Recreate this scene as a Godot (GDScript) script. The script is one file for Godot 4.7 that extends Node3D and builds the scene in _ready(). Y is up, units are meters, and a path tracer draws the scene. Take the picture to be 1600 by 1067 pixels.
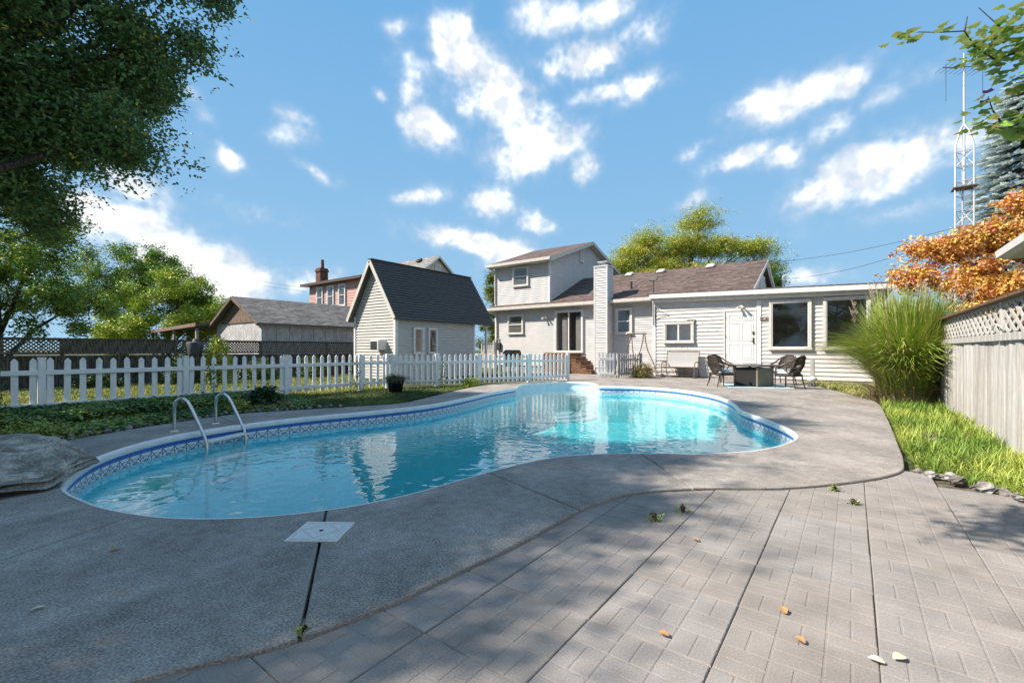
extends Node3D
# World axes: x = east along the house wall, -z = north towards the house, y up, metres. pt(e, y, n) makes a point.

var org := Vector3.ZERO
var M := {}
var T := {}
var rng := RandomNumberGenerator.new()
var used := {}

func pt(e: float, y: float, n: float) -> Vector3:
	return Vector3(e, y, -n) - org

# ---------------------------------------------------------------- nodes
func numbered(called: String) -> String:
	if not used.has(called):
		used[called] = 0
		return called
	used[called] += 1
	return "%s_%03d" % [called, used[called]]

func tag(o: Node3D, label := "", category := "", group := "", kind := "") -> Node3D:
	if label: o.set_meta("label", label)
	if category: o.set_meta("category", category)
	if group: o.set_meta("group", group)
	if kind: o.set_meta("kind", kind)
	return o

func thing(called: String, e: float, y: float, n: float, label: String, category: String, group := "", turn := 0.0) -> Node3D:
	var o := Node3D.new()
	o.name = numbered(called)
	add_child(o, true)
	o.position = Vector3(e, y, -n)
	o.rotation.y = turn
	tag(o, label, category, group)
	return o

func begin() -> SurfaceTool:
	var st := SurfaceTool.new()
	st.begin(Mesh.PRIMITIVE_TRIANGLES)
	st.set_smooth_group(-1)
	return st

func mesh_of(st: SurfaceTool, m: Material) -> ArrayMesh:
	st.generate_normals()
	var mesh := st.commit()
	mesh.surface_set_material(0, m)
	return mesh

func put(called: String, mesh: Mesh, parent: Node = null) -> MeshInstance3D:
	var o := MeshInstance3D.new()
	o.name = called if parent else numbered(called)
	o.mesh = mesh
	(parent if parent else self).add_child(o, true)
	return o

func obj(called: String, st: SurfaceTool, m: Material, parent: Node = null) -> MeshInstance3D:
	return put(called, mesh_of(st, m), parent)

func many(called: String, mesh: Mesh, where: Array, tints: Array, parent: Node = null) -> MultiMeshInstance3D:
	var mm := MultiMesh.new()
	mm.transform_format = MultiMesh.TRANSFORM_3D
	mm.use_colors = true
	mm.mesh = mesh
	mm.instance_count = where.size()
	for i in where.size():
		mm.set_instance_transform(i, where[i])
		mm.set_instance_color(i, tints[i])
	var o := MultiMeshInstance3D.new()
	o.name = called if parent else numbered(called)
	o.multimesh = mm
	o.set_meta("kind", "stuff")
	(parent if parent else self).add_child(o, true)
	return o

# ---------------------------------------------------------------- shapes (corners given counter-clockwise as seen from outside)
func tri(st: SurfaceTool, a: Vector3, b: Vector3, c: Vector3) -> void:
	st.add_vertex(a); st.add_vertex(c); st.add_vertex(b)

func quad(st: SurfaceTool, a: Vector3, b: Vector3, c: Vector3, d: Vector3) -> void:
	tri(st, a, b, c)
	tri(st, a, c, d)

func quad_uv(st: SurfaceTool, p: Array, t: Array) -> void:
	for k in [0, 2, 1, 0, 3, 2]:
		st.set_uv(t[k])
		st.add_vertex(p[k])

func box(st: SurfaceTool, e0: float, e1: float, y0: float, y1: float, n0: float, n1: float) -> void:
	var a := pt(e0, y0, n0); var b := pt(e1, y0, n0); var c := pt(e1, y0, n1); var d := pt(e0, y0, n1)
	var u := Vector3(0, y1 - y0, 0)
	quad(st, a, b, b + u, a + u)
	quad(st, b, c, c + u, b + u)
	quad(st, c, d, d + u, c + u)
	quad(st, d, a, a + u, d + u)
	quad(st, a + u, b + u, c + u, d + u)
	quad(st, d, c, b, a)

# a box of that size about xf's origin with all its edges chamfered
func cbox(st: SurfaceTool, xf: Transform3D, size: Vector3, bev := 0.006) -> void:
	var h := size / 2
	var g := h - Vector3(bev, bev, bev)
	for ax in 3:
		for s in [-1.0, 1.0]:
			var u := (ax + 1) % 3
			var w := (ax + 2) % 3
			var p := []
			for k in [[-1, -1], [1, -1], [1, 1], [-1, 1]]:
				var q := Vector3.ZERO
				q[ax] = s * h[ax]
				q[u] = k[0] * g[u] * s
				q[w] = k[1] * g[w]
				p.append(xf * q)
			quad(st, p[0], p[1], p[2], p[3])
	for ax in 3:
		var u := (ax + 1) % 3
		var w := (ax + 2) % 3
		for su in [-1.0, 1.0]:
			for sw in [-1.0, 1.0]:
				var p := []
				for k in [[0, -1], [1, -1], [1, 1], [0, 1]]:
					var q := Vector3.ZERO
					q[ax] = k[1] * g[ax]
					q[u] = su * (h[u] if k[0] == 0 else g[u])
					q[w] = sw * (g[w] if k[0] == 0 else h[w])
					p.append(xf * q)
				if su * sw > 0: quad(st, p[0], p[1], p[2], p[3])
				else: quad(st, p[3], p[2], p[1], p[0])
	for sx in [-1.0, 1.0]:
		for sy in [-1.0, 1.0]:
			for sz in [-1.0, 1.0]:
				var a := xf * Vector3(sx * h.x, sy * g.y, sz * g.z)
				var b := xf * Vector3(sx * g.x, sy * h.y, sz * g.z)
				var c := xf * Vector3(sx * g.x, sy * g.y, sz * h.z)
				if sx * sy * sz > 0: tri(st, a, b, c)
				else: tri(st, a, c, b)

func at(e: float, y: float, n: float, turn := 0.0) -> Transform3D:
	return Transform3D(Basis(Vector3.UP, turn), pt(e, y, n))

# a bar of rectangular section from a to b
func bar(st: SurfaceTool, a: Vector3, b: Vector3, w: float, h: float, up := Vector3.UP) -> void:
	var f := (b - a).normalized()
	var x := f.cross(up)
	if x.length() < 0.01: x = f.cross(Vector3.RIGHT)
	x = x.normalized()
	var y := x.cross(f).normalized()
	cbox(st, Transform3D(Basis(x, y, -f), (a + b) / 2), Vector3(w, h, (b - a).length()), minf(w, h) * 0.12)

func tube(st: SurfaceTool, p: Array, r, n := 8, cap := true) -> void:
	st.set_smooth_group(0)
	var side := Vector3.ZERO
	var rings := []
	for i in p.size():
		var f: Vector3 = (p[mini(i + 1, p.size() - 1)] - p[maxi(i - 1, 0)]).normalized()
		if side == Vector3.ZERO:
			side = f.cross(Vector3.UP if absf(f.y) < 0.9 else Vector3.RIGHT).normalized()
		side = (side - f * side.dot(f)).normalized()
		var up := f.cross(side)
		var rr: float = r[i] if r is Array else r
		var ring := []
		for k in n:
			var a := TAU * k / n
			ring.append(p[i] + (side * cos(a) + up * sin(a)) * rr)
		rings.append(ring)
	for i in p.size() - 1:
		for k in n:
			var l := (k + 1) % n
			quad(st, rings[i][l], rings[i][k], rings[i + 1][k], rings[i + 1][l])
	st.set_smooth_group(-1)
	if cap:
		for k in range(1, n - 1):
			tri(st, rings[0][0], rings[0][k], rings[0][k + 1])
			tri(st, rings[-1][0], rings[-1][k + 1], rings[-1][k])

func lathe(st: SurfaceTool, c: Vector3, prof: Array, n := 16) -> void:
	st.set_smooth_group(0)
	for i in prof.size() - 1:
		for k in n:
			var a := TAU * k / n
			var b := TAU * (k + 1) / n
			var p: Vector2 = prof[i]
			var q: Vector2 = prof[i + 1]
			var da := Vector3(cos(a), 0, -sin(a))
			var db := Vector3(cos(b), 0, -sin(b))
			var up := Vector3.UP
			if p.x < 0.0001: tri(st, c + up * p.y, c + db * q.x + up * q.y, c + da * q.x + up * q.y)
			elif q.x < 0.0001: tri(st, c + da * p.x + up * p.y, c + db * p.x + up * p.y, c + up * q.y)
			else: quad(st, c + da * p.x + up * p.y, c + db * p.x + up * p.y, c + db * q.x + up * q.y, c + da * q.x + up * q.y)
	st.set_smooth_group(-1)

# a flat plate: polygon in (e, n), counter-clockwise from above, with a chamfered upper edge
func plate(st: SurfaceTool, poly: PackedVector2Array, y0: float, y1: float, bev := 0.008) -> void:
	var n := poly.size()
	var inner := PackedVector2Array()
	for i in n:
		var d0 := (poly[i] - poly[(i + n - 1) % n]).normalized()
		var d1 := (poly[(i + 1) % n] - poly[i]).normalized()
		var nn := Vector2(-(d0 + d1).y, (d0 + d1).x)
		inner.append(poly[i] + (nn.normalized() if nn.length() > 0.05 else Vector2(-d1.y, d1.x)) * bev)
	var ix := Geometry2D.triangulate_polygon(inner)
	if ix.is_empty():
		inner = poly
		ix = Geometry2D.triangulate_polygon(inner)
	for k in range(0, ix.size(), 3):
		var a := inner[ix[k]]; var b := inner[ix[k + 1]]; var c := inner[ix[k + 2]]
		if (b - a).cross(c - a) < 0:
			var s := b; b = c; c = s
		tri(st, pt(a.x, y1, a.y), pt(b.x, y1, b.y), pt(c.x, y1, c.y))
	for i in n:
		var j := (i + 1) % n
		quad(st, pt(poly[i].x, y0, poly[i].y), pt(poly[j].x, y0, poly[j].y), pt(poly[j].x, y1 - bev, poly[j].y), pt(poly[i].x, y1 - bev, poly[i].y))
		if bev > 0:
			quad(st, pt(poly[i].x, y1 - bev, poly[i].y), pt(poly[j].x, y1 - bev, poly[j].y), pt(inner[j].x, y1, inner[j].y), pt(inner[i].x, y1, inner[i].y))

func ccw(p: PackedVector2Array) -> PackedVector2Array:
	if Geometry2D.is_polygon_clockwise(p): p.reverse()
	return p

# a closed, smooth outline through points
func smooth(p: Array, steps: int) -> PackedVector2Array:
	var out := PackedVector2Array()
	var n := p.size()
	for i in n:
		for k in steps:
			out.append((p[i] as Vector2).cubic_interpolate(p[(i + 1) % n], p[(i + n - 1) % n], p[(i + 2) % n], float(k) / steps))
	return out

# ---------------------------------------------------------------- textures and materials
func noise(freq: float, octaves := 4, sd := 1, kind := FastNoiseLite.TYPE_SIMPLEX_SMOOTH) -> FastNoiseLite:
	var f := FastNoiseLite.new()
	f.seed = sd
	f.noise_type = kind
	f.frequency = freq
	f.fractal_octaves = octaves
	return f

# a grey texture of layered seamless noises: each layer is [frequency, octaves, weight, contrast]
func layered(size: int, layers: Array, lo: float, hi: float, sd: int) -> ImageTexture:
	var parts := []
	for l in layers:
		parts.append(noise(l[0], l[1], sd + parts.size() * 7).get_seamless_image(size, size).get_data())
	var data := PackedByteArray()
	data.resize(size * size)
	for i in size * size:
		var v := 0.0
		for k in parts.size():
			v += clampf((parts[k][i] / 255.0 - 0.5) * layers[k][3] + 0.5, 0, 1) * layers[k][2]
		data[i] = int(clampf(lo + (hi - lo) * v, 0, 1) * 255)
	var im := Image.create_from_data(size, size, false, Image.FORMAT_L8, data)
	im.convert(Image.FORMAT_RGB8)
	return ImageTexture.create_from_image(im)

func shingle_texture() -> ImageTexture:
	var im := Image.create(256, 256, false, Image.FORMAT_RGB8)
	var r := RandomNumberGenerator.new()
	r.seed = 5
	for row in 16:
		var x := 0
		while x < 256:
			var w := r.randi_range(18, 44)
			var g := r.randf_range(0.68, 1.0)
			im.fill_rect(Rect2i(x, row * 16, mini(w, 256 - x), 16), Color(g, g, g))
			im.fill_rect(Rect2i(x, row * 16, 1, 16), Color(g, g, g) * 0.7)
			x += w
		im.fill_rect(Rect2i(0, row * 16 + 13, 256, 3), Color(0.42, 0.42, 0.42))
	for i in 9000:
		var p := Vector2i(r.randi_range(0, 255), r.randi_range(0, 255))
		im.set_pixelv(p, im.get_pixelv(p) * r.randf_range(0.75, 1.15))
	return ImageTexture.create_from_image(im)

# the printed waterline border of the liner: blue band above, fan tiles below
func border_texture() -> ImageTexture:
	var w := 128; var h := 192
	var im := Image.create(w, h, false, Image.FORMAT_RGB8)
	var f := noise(0.05, 3, 9)
	for y in h:
		for x in w:
			var k := f.get_noise_2d(x, y)
			var c := Color(0.80, 0.84, 0.86) * (1.0 + 0.08 * k)
			if y < 62:
				c = Color(0.10, 0.30, 0.62).lerp(Color(0.28, 0.50, 0.78), clampf(0.5 + k * 1.6, 0, 1))
				if y > 57 or y < 3: c = Color(0.08, 0.16, 0.36)
				if x < 2: c = c * 0.8
			else:
				var q := Vector2(x - 64, y - 176)
				var d := q.length()
				if x < 7: c = Color(0.28, 0.34, 0.44)
				elif d < 20: c = Color(0.36, 0.52, 0.66)
				elif d < 40 and absf(fposmod(q.angle() * 8.0 / PI + 0.5, 1.0) - 0.5) > 0.22 and q.y < 0: c = Color(0.42, 0.50, 0.58)
				elif d > 64 and d < 72: c = Color(0.26, 0.31, 0.42)
				elif absf(absf(q.x) + (y - 62) * 0.55 - 66) < 5: c = Color(0.24, 0.29, 0.40)
				if y > 178: c = Color(0.40, 0.48, 0.60)
				if y > 184: c = Color(0.78, 0.86, 0.90)
			im.set_pixel(x, y, c)
	return ImageTexture.create_from_image(im)

func mat(called: String, c: Color, rough := 0.8, tex: Texture2D = null, scale := Vector3.ONE, bump := 0.0) -> StandardMaterial3D:
	var m := StandardMaterial3D.new()
	m.resource_name = called
	m.albedo_color = c.linear_to_srgb()
	m.roughness = rough
	m.metallic_specular = 0.4
	if tex:
		m.albedo_texture = tex
		m.uv1_triplanar = true
		m.uv1_world_triplanar = true
		m.uv1_scale = scale
		m.uv1_triplanar_sharpness = 6.0
		if bump > 0:
			m.heightmap_enabled = true
			m.heightmap_texture = tex
			m.heightmap_scale = bump
	M[called] = m
	return m

func uv_mat(called: String, c: Color, rough: float, tex: Texture2D) -> StandardMaterial3D:
	var m := mat(called, c, rough)
	m.albedo_texture = tex
	return m

func leaf_mat(called: String, c: Color, glow := 0.45, rough := 0.45) -> StandardMaterial3D:
	var m := mat(called, c, rough)
	m.cull_mode = BaseMaterial3D.CULL_DISABLED
	m.vertex_color_use_as_albedo = true
	m.backlight_enabled = true
	m.backlight = Color(glow, glow, glow * 0.6)
	return m

func make_materials() -> void:
	T.concrete = layered(512, [[0.004, 3, 0.30, 1.4], [0.03, 3, 0.2, 1.6], [0.25, 2, 0.5, 2.4]], 0.56, 1.0, 11)
	T.fine = layered(512, [[0.006, 3, 0.5, 1.4], [0.25, 2, 0.5, 1.8]], 0.78, 1.0, 16)
	T.stone = layered(512, [[0.006, 5, 0.6, 1.8], [0.08, 4, 0.4, 2.0]], 0.45, 1.0, 21)
	T.wood = layered(512, [[0.02, 4, 0.6, 2.2], [0.1, 3, 0.4, 2.2]], 0.45, 1.0, 31)
	T.soft = layered(256, [[0.02, 4, 0.5, 1.4], [0.15, 2, 0.5, 1.6]], 0.88, 1.0, 41)
	T.board = layered(512, [[0.008, 3, 0.4, 1.4], [0.03, 4, 0.35, 1.6], [0.12, 3, 0.25, 1.8]], 0.68, 1.0, 36)
	T.ripple = layered(512, [[0.012, 2, 0.6, 1.4], [0.03, 2, 0.4, 1.4]], 0.0, 1.0, 51)
	T.shingle = shingle_texture()
	T.border = border_texture()
	mat("deck concrete", Color(0.485, 0.438, 0.395), 0.85, T.concrete, Vector3.ONE * 0.55, 0.25)
	mat("paver grey", Color(0.315, 0.29, 0.272), 0.85, T.fine, Vector3.ONE * 0.7, 0.08)
	mat("paver warm", Color(0.325, 0.294, 0.268), 0.85, T.fine, Vector3.ONE * 0.9, 0.08)
	mat("paver pale", Color(0.345, 0.318, 0.30), 0.85, T.fine, Vector3.ONE * 0.8, 0.08)
	mat("grit", Color(0.24, 0.20, 0.15), 0.95, T.stone, Vector3.ONE * 2.0)
	mat("soil", Color(0.09, 0.075, 0.05), 0.95, T.stone, Vector3.ONE * 0.8)
	mat("lawn earth", Color(0.10, 0.115, 0.035), 0.95, T.stone, Vector3.ONE * 0.3)
	mat("coping white", Color(0.80, 0.81, 0.81), 0.35, T.soft, Vector3.ONE * 0.8)
	mat("liner", Color(0.13, 0.85, 0.93), 0.6, T.soft, Vector3.ONE * 0.4)
	mat("step acrylic", Color(0.55, 0.74, 0.82), 0.4, T.soft, Vector3.ONE * 0.5)
	var b := uv_mat("liner border", Color.WHITE, 0.4, T.border)
	b.texture_repeat = true
	var w := mat("water", Color.WHITE, 0.0)
	w.transparency = BaseMaterial3D.TRANSPARENCY_ALPHA
	w.albedo_color = Color(0.0, 0.1, 0.15, 0.02)
	w.metallic_specular = 0.5
	w.heightmap_enabled = true
	w.heightmap_texture = T.ripple
	w.heightmap_scale = 0.4
	w.uv1_triplanar = true
	w.uv1_world_triplanar = true
	w.uv1_scale = Vector3(0.3, 0.3, 0.3)
	var gl := mat("glass", Color.WHITE, 0.0)
	gl.transparency = BaseMaterial3D.TRANSPARENCY_ALPHA
	gl.albedo_color = Color(0, 0, 0, 0.02)
	gl.metallic_specular = 0.5
	mat("room plaster", Color(0.42, 0.40, 0.37), 0.9)
	mat("curtain", Color(0.36, 0.35, 0.33), 0.9, T.soft, Vector3.ONE)
	mat("siding white", Color(0.62, 0.585, 0.575), 0.6, T.soft, Vector3(0.3, 1.2, 0.3))
	mat("siding cream", Color(0.64, 0.605, 0.585), 0.6, T.soft, Vector3(0.4, 1.5, 0.4))
	mat("siding shed", Color(0.52, 0.505, 0.485), 0.6, T.soft, Vector3(0.4, 1.5, 0.4))
	mat("trim white", Color(0.76, 0.75, 0.74), 0.5, T.soft, Vector3.ONE * 0.8)
	mat("trim cream", Color(0.66, 0.62, 0.56), 0.55, T.soft, Vector3.ONE * 0.8)
	mat("picket paint", Color(0.86, 0.85, 0.83), 0.5, T.soft, Vector3(2.2, 0.6, 2.2))
	mat("picket worn", Color(0.60, 0.60, 0.59), 0.7, T.wood, Vector3(2.2, 0.3, 2.2))
	uv_mat("roof brown", Color(0.19, 0.135, 0.118), 0.9, T.shingle)
	uv_mat("roof grey", Color(0.24, 0.225, 0.215), 0.9, T.shingle)
	uv_mat("roof pale", Color(0.36, 0.345, 0.33), 0.9, T.shingle)
	mat("roof dark", Color(0.125, 0.123, 0.125), 0.75, T.soft, Vector3(1.5, 1.5, 1.5), 0.1)
	mat("weathered a", Color(0.60, 0.575, 0.54), 0.9, T.board, Vector3(2.5, 0.22, 2.5), 0.12)
	mat("weathered b", Color(0.66, 0.64, 0.61), 0.9, T.board, Vector3(3.1, 0.2, 3.1), 0.12)
	mat("weathered c", Color(0.54, 0.51, 0.47), 0.9, T.board, Vector3(2.1, 0.25, 2.1), 0.12)
	mat("old board a", Color(0.17, 0.16, 0.145), 0.9, T.wood, Vector3(2.0, 0.25, 2.0), 0.25)
	mat("old board b", Color(0.21, 0.20, 0.18), 0.9, T.wood, Vector3(2.6, 0.25, 2.6), 0.25)
	mat("old board c", Color(0.13, 0.125, 0.11), 0.9, T.wood, Vector3(1.7, 0.25, 1.7), 0.25)
	mat("cap brown", Color(0.26, 0.15, 0.085), 0.8, T.wood, Vector3(0.3, 2, 2), 0.2)
	mat("barn wood", Color(0.36, 0.26, 0.20), 0.9, T.wood, Vector3(2, 0.3, 2), 0.2)
	mat("panel peeling", Color(0.60, 0.60, 0.61), 0.9, T.board, Vector3(0.6, 0.3, 0.6), 0.1)
	mat("step wood", Color(0.30, 0.16, 0.085), 0.7, T.wood, Vector3(0.4, 2, 2), 0.1)
	mat("pink siding", Color(0.60, 0.36, 0.31), 0.7, T.soft, Vector3.ONE * 0.5)
	mat("beige wall", Color(0.62, 0.57, 0.50), 0.8, T.soft, Vector3.ONE * 0.5)
	mat("brick red", Color(0.25, 0.11, 0.075), 0.9, T.stone, Vector3.ONE)
	mat("bark", Color(0.13, 0.105, 0.08), 0.95, T.wood, Vector3(2, 0.5, 2), 0.8)
	mat("bark pale", Color(0.32, 0.28, 0.23), 0.95, T.wood, Vector3(2, 0.5, 2), 0.5)
	mat("rock", Color(0.58, 0.53, 0.45), 0.9, T.stone, Vector3(0.9, 2.4, 0.9), 0.8)
	mat("pebble", Color(0.50, 0.48, 0.46), 0.85, T.stone, Vector3.ONE * 3)
	mat("pebble dark", Color(0.30, 0.27, 0.25), 0.85, T.stone, Vector3.ONE * 3)
	var steel := mat("stainless", Color(0.62, 0.62, 0.62), 0.22)
	steel.metallic = 1.0
	var bare := mat("galvanised", Color(0.60, 0.60, 0.61), 0.5)
	bare.metallic = 0.7
	mat("rust metal", Color(0.27, 0.19, 0.15), 0.7, T.stone, Vector3.ONE * 2)
	mat("dark metal", Color(0.045, 0.042, 0.04), 0.5)
	mat("wicker", Color(0.10, 0.075, 0.058), 0.65, T.wood, Vector3.ONE * 9, 0.2)
	mat("cushion", Color(0.45, 0.54, 0.56), 0.95, T.soft, Vector3.ONE * 3)
	mat("cushion stripe", Color(0.72, 0.74, 0.74), 0.95)
	mat("sling", Color(0.42, 0.41, 0.40), 0.85, T.soft, Vector3.ONE * 2)
	mat("mat blue", Color(0.42, 0.56, 0.58), 0.95, T.soft, Vector3.ONE * 2)
	mat("table panel", Color(0.20, 0.185, 0.14), 0.3, T.soft, Vector3.ONE)
	mat("table top", Color(0.10, 0.105, 0.095), 0.25)
	mat("plastic white", Color(0.74, 0.73, 0.70), 0.5, T.soft, Vector3.ONE * 2)
	mat("black plastic", Color(0.02, 0.02, 0.022), 0.45)
	mat("grey plastic", Color(0.05, 0.055, 0.065), 0.6)
	mat("plaque", Color(0.12, 0.095, 0.075), 0.7)
	mat("cable", Color(0.03, 0.03, 0.032), 0.7)
	mat("dry leaf", Color(0.42, 0.22, 0.09), 0.8)
	mat("pale leaf", Color(0.60, 0.54, 0.40), 0.7)
	mat("yellow leaf", Color(0.60, 0.42, 0.05), 0.7)
	leaf_mat("leaf", Color.WHITE)
	leaf_mat("needle", Color.WHITE, 0.1, 0.6)
	leaf_mat("blade", Color.WHITE, 0.4, 0.5)

# ---------------------------------------------------------------- sky, sun, camera
# clouds: azimuth (degrees east of north), elevation, half width, half height (degrees), tilt, strength
const CLOUDS := [
	[-43.9, 34.4, 1.44, 2.18, 0, 1.00],
	[-42.5, 32.3, 2.03, 2.01, 0, 1.00],
	[-39.7, 30.6, 3.80, 1.79, -20, 1.00],
	[-36.9, 28.2, 4.61, 2.63, -25, 1.15],
	[-34.9, 25.9, 3.61, 2.93, 0, 1.10],
	[-31.4, 24.4, 3.05, 1.86, 10, 1.05],
	[-35.7, 22.9, 3.33, 2.19, 0, 1.00],
	[-31.2, 36.1, 3.87, 1.57, 0, 0.80],
	[-25.7, 36.0, 3.16, 1.45, 10, 0.80],
	[-28.5, 32.1, 4.01, 1.83, 0, 0.95],
	[-25.0, 32.4, 2.62, 1.41, 0, 0.85],
	[-21.2, 29.1, 2.63, 1.18, 15, 0.80],
	[-25.7, 29.0, 2.39, 0.91, 0, 0.80],
	[-20.4, 33.8, 2.50, 1.60, 20, 0.60],
	[-47.6, 25.8, 2.95, 1.80, -15, 1.00],
	[-49.6, 28.5, 2.03, 2.43, 0, 0.60],
	[-48.9, 30.9, 2.66, 1.74, 0, 0.55],
	[-7.2, 25.1, 3.12, 1.72, 0, 1.00],
	[-3.1, 25.5, 3.14, 1.31, 8, 1.00],
	[0.6, 25.5, 1.93, 1.15, 20, 0.95],
	[4.0, 23.9, 2.23, 1.12, 30, 0.55],
	[-2.6, 16.0, 2.96, 1.72, 10, 1.00],
	[0.9, 17.4, 3.46, 2.21, 12, 1.10],
	[4.7, 17.9, 3.34, 1.97, 12, 1.00],
	[8.1, 18.2, 2.01, 1.29, 0, 0.80],
	[2.6, 15.5, 3.32, 1.27, 15, 0.80],
	[-10.7, 20.6, 3.08, 0.95, 15, 0.85],
	[-5.6, 20.0, 2.37, 1.46, 0, 0.85],
	[-1.5, 21.6, 1.96, 1.14, 25, 0.75],
	[-14.7, 22.0, 1.94, 0.77, 20, 0.60],
	[-76.5, 15.6, 2.93, 1.27, -22, 1.05],
	[-78.0, 16.3, 1.81, 0.84, -20, 0.80],
	[-69.5, 19.7, 2.09, 0.84, -28, 0.95],
	[-72.9, 24.7, 1.40, 0.75, -15, 0.65],
	[-71.0, 23.1, 0.95, 0.79, 0, 0.60],
	[-76.3, 12.0, 3.82, 1.90, -12, 1.05],
	[-72.0, 9.2, 5.09, 2.44, -20, 1.10],
	[-68.6, 8.2, 3.47, 2.01, -10, 0.95],
	[-69.8, 5.5, 4.53, 1.68, 0, 0.80],
	[-79.3, 12.6, 2.62, 1.70, 0, 0.90],
	[-41.7, 13.2, 6.21, 1.29, -12, 1.00],
	[-37.3, 11.8, 3.15, 1.70, 0, 0.90],
	[-45.7, 13.7, 2.68, 1.20, -20, 0.90],
	[-39.4, 17.8, 3.21, 1.75, -10, 0.85],
	[-32.7, 15.4, 2.47, 1.20, -15, 0.70],
	[-27.1, 21.4, 1.46, 1.52, 0, 0.80],
	[-48.0, 18.3, 3.32, 0.93, 10, 0.65],
	[-60.3, 19.7, 2.07, 0.66, -22, 0.70],
	[-62.4, 24.9, 1.58, 0.84, -15, 0.50],
	[-62.8, 23.0, 1.83, 1.23, 0, 0.45],
	[-53.3, 28.2, 0.99, 0.54, -30, 0.70],
	[-49.9, 34.5, 1.59, 0.69, 20, 0.55],
	[-4.0, 7.7, 3.39, 0.93, 0, 0.80],
	[-15.0, 17.1, 2.00, 1.23, 20, 0.50],
	[-61.1, 7.7, 3.32, 1.59, 10, 0.60],
	[-66.2, 14.8, 3.59, 0.92, -10, 0.45],
	[3.3, 13.1, 5.62, 0.93, 5, 0.45],
]

func sky_image() -> Image:
	var w := 4096; var h := 2048
	var data := PackedFloat32Array()
	data.resize(w * h * 3)
	var big := noise(5.0, 5, 77)
	var warp := noise(3.0, 3, 78)
	var r := RandomNumberGenerator.new()
	r.seed = 404
	var list := CLOUDS.duplicate()
	for i in 125:   # the rest of the sky goes on in the same way
		var az := r.randf_range(35.0, 255.0)
		var el := rad_to_deg(asin(r.randf_range(0.02, 0.95)))
		var s := r.randf_range(2.0, 6.0)
		list.append([az, el, s * r.randf_range(1.0, 1.8), s * 0.6, r.randf_range(-30, 30), r.randf_range(0.6, 1.0)])
	# cloud weight on a coarse grid of directions
	var cw := 768; var ch := 192
	var cover := PackedFloat32Array()
	cover.resize(cw * ch)
	for c in list:
		var ca := deg_to_rad(c[0]); var ce := deg_to_rad(c[1])
		var dir := Vector3(sin(ca) * cos(ce), sin(ce), -cos(ca) * cos(ce))
		var right := Vector3(cos(ca), 0, sin(ca))
		var up := right.cross(dir)
		var t := deg_to_rad(c[4])
		var ax := right * cos(t) + up * sin(t)
		var ay := up * cos(t) - right * sin(t)
		var reach: float = deg_to_rad(maxf(c[2], c[3])) * 2.6
		for j in range(maxi(0, int((ce - reach) / (PI / 2) * ch)), mini(ch, int((ce + reach) / (PI / 2) * ch) + 2)):
			var el := (j + 0.5) / ch * PI / 2
			for i in cw:
				var az := (float(i) / cw - 0.5) * TAU
				var d := Vector3(sin(az) * cos(el), sin(el), -cos(az) * cos(el))
				var k := d.dot(dir)
				if k < cos(reach): continue
				var q := Vector2(d.dot(ax) / deg_to_rad(c[2]), d.dot(ay) / deg_to_rad(c[3]))
				cover[j * cw + i] = maxf(cover[j * cw + i], c[5] * exp(-q.length_squared() * 0.7))
	for y in h / 2 + 1:
		var el := PI / 2 - (y + 0.5) / h * PI
		var s := sin(maxf(el, 0.0))
		var blue := Color(0.245, 0.385, 0.495).lerp(Color(0.055, 0.20, 0.41), minf(pow(s, 0.55), 0.80))
		var fj := clampf(el / (PI / 2) * ch - 0.5, 0, ch - 1.001)
		var j := int(fj)
		fj -= j
		for x in w:
			var az := wrapf((x + 0.5) / w * TAU, -PI, PI)
			var d := Vector3(sin(az) * cos(el), sin(el), -cos(az) * cos(el))
			var fi := fposmod((az / TAU + 0.5) * cw + warp.get_noise_3dv(d * 2.2) * 5.0, cw)
			var i := int(fi)
			fi -= i
			var i2 := (i + 1) % cw
			var cov := lerpf(lerpf(cover[j * cw + i], cover[j * cw + i2], fi), lerpf(cover[(j + 1) * cw + i], cover[(j + 1) * cw + i2], fi), fj)
			var c := blue
			if cov > 0.03:
				var n := big.get_noise_3dv(d * 1.6) * 0.75 + warp.get_noise_3dv(d * 7.0) * 0.5 + big.get_noise_3dv(d * 11.0) * 0.35
				var v := cov * 1.10 + n * (0.66 * sqrt(cov) + 0.04)
				var dens := 0.66 * smoothstep(0.30, 1.08, v) + 0.34 * smoothstep(0.04, 0.78, v)
				var puff := clampf(0.55 + 1.3 * warp.get_noise_3dv(d * 4.0 + Vector3(0, 0.1, 0)) + 0.5 * big.get_noise_3dv(d * 9.0), 0.0, 1.0)
				c = blue.lerp(Color(0.42, 0.45, 0.49).lerp(Color(0.86, 0.86, 0.86), clampf(dens * (0.12 + 0.95 * puff), 0, 1)), dens * 0.96)
			var o := (y * w + x) * 3
			data[o] = c.r; data[o + 1] = c.g; data[o + 2] = c.b
	var low := Color(0.20, 0.22, 0.20)
	for y in range(h / 2 + 1, h):
		for x in w:
			var o := (y * w + x) * 3
			data[o] = low.r; data[o + 1] = low.g; data[o + 2] = low.b
	return Image.create_from_data(w, h, false, Image.FORMAT_RGBF, data.to_byte_array())

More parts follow.
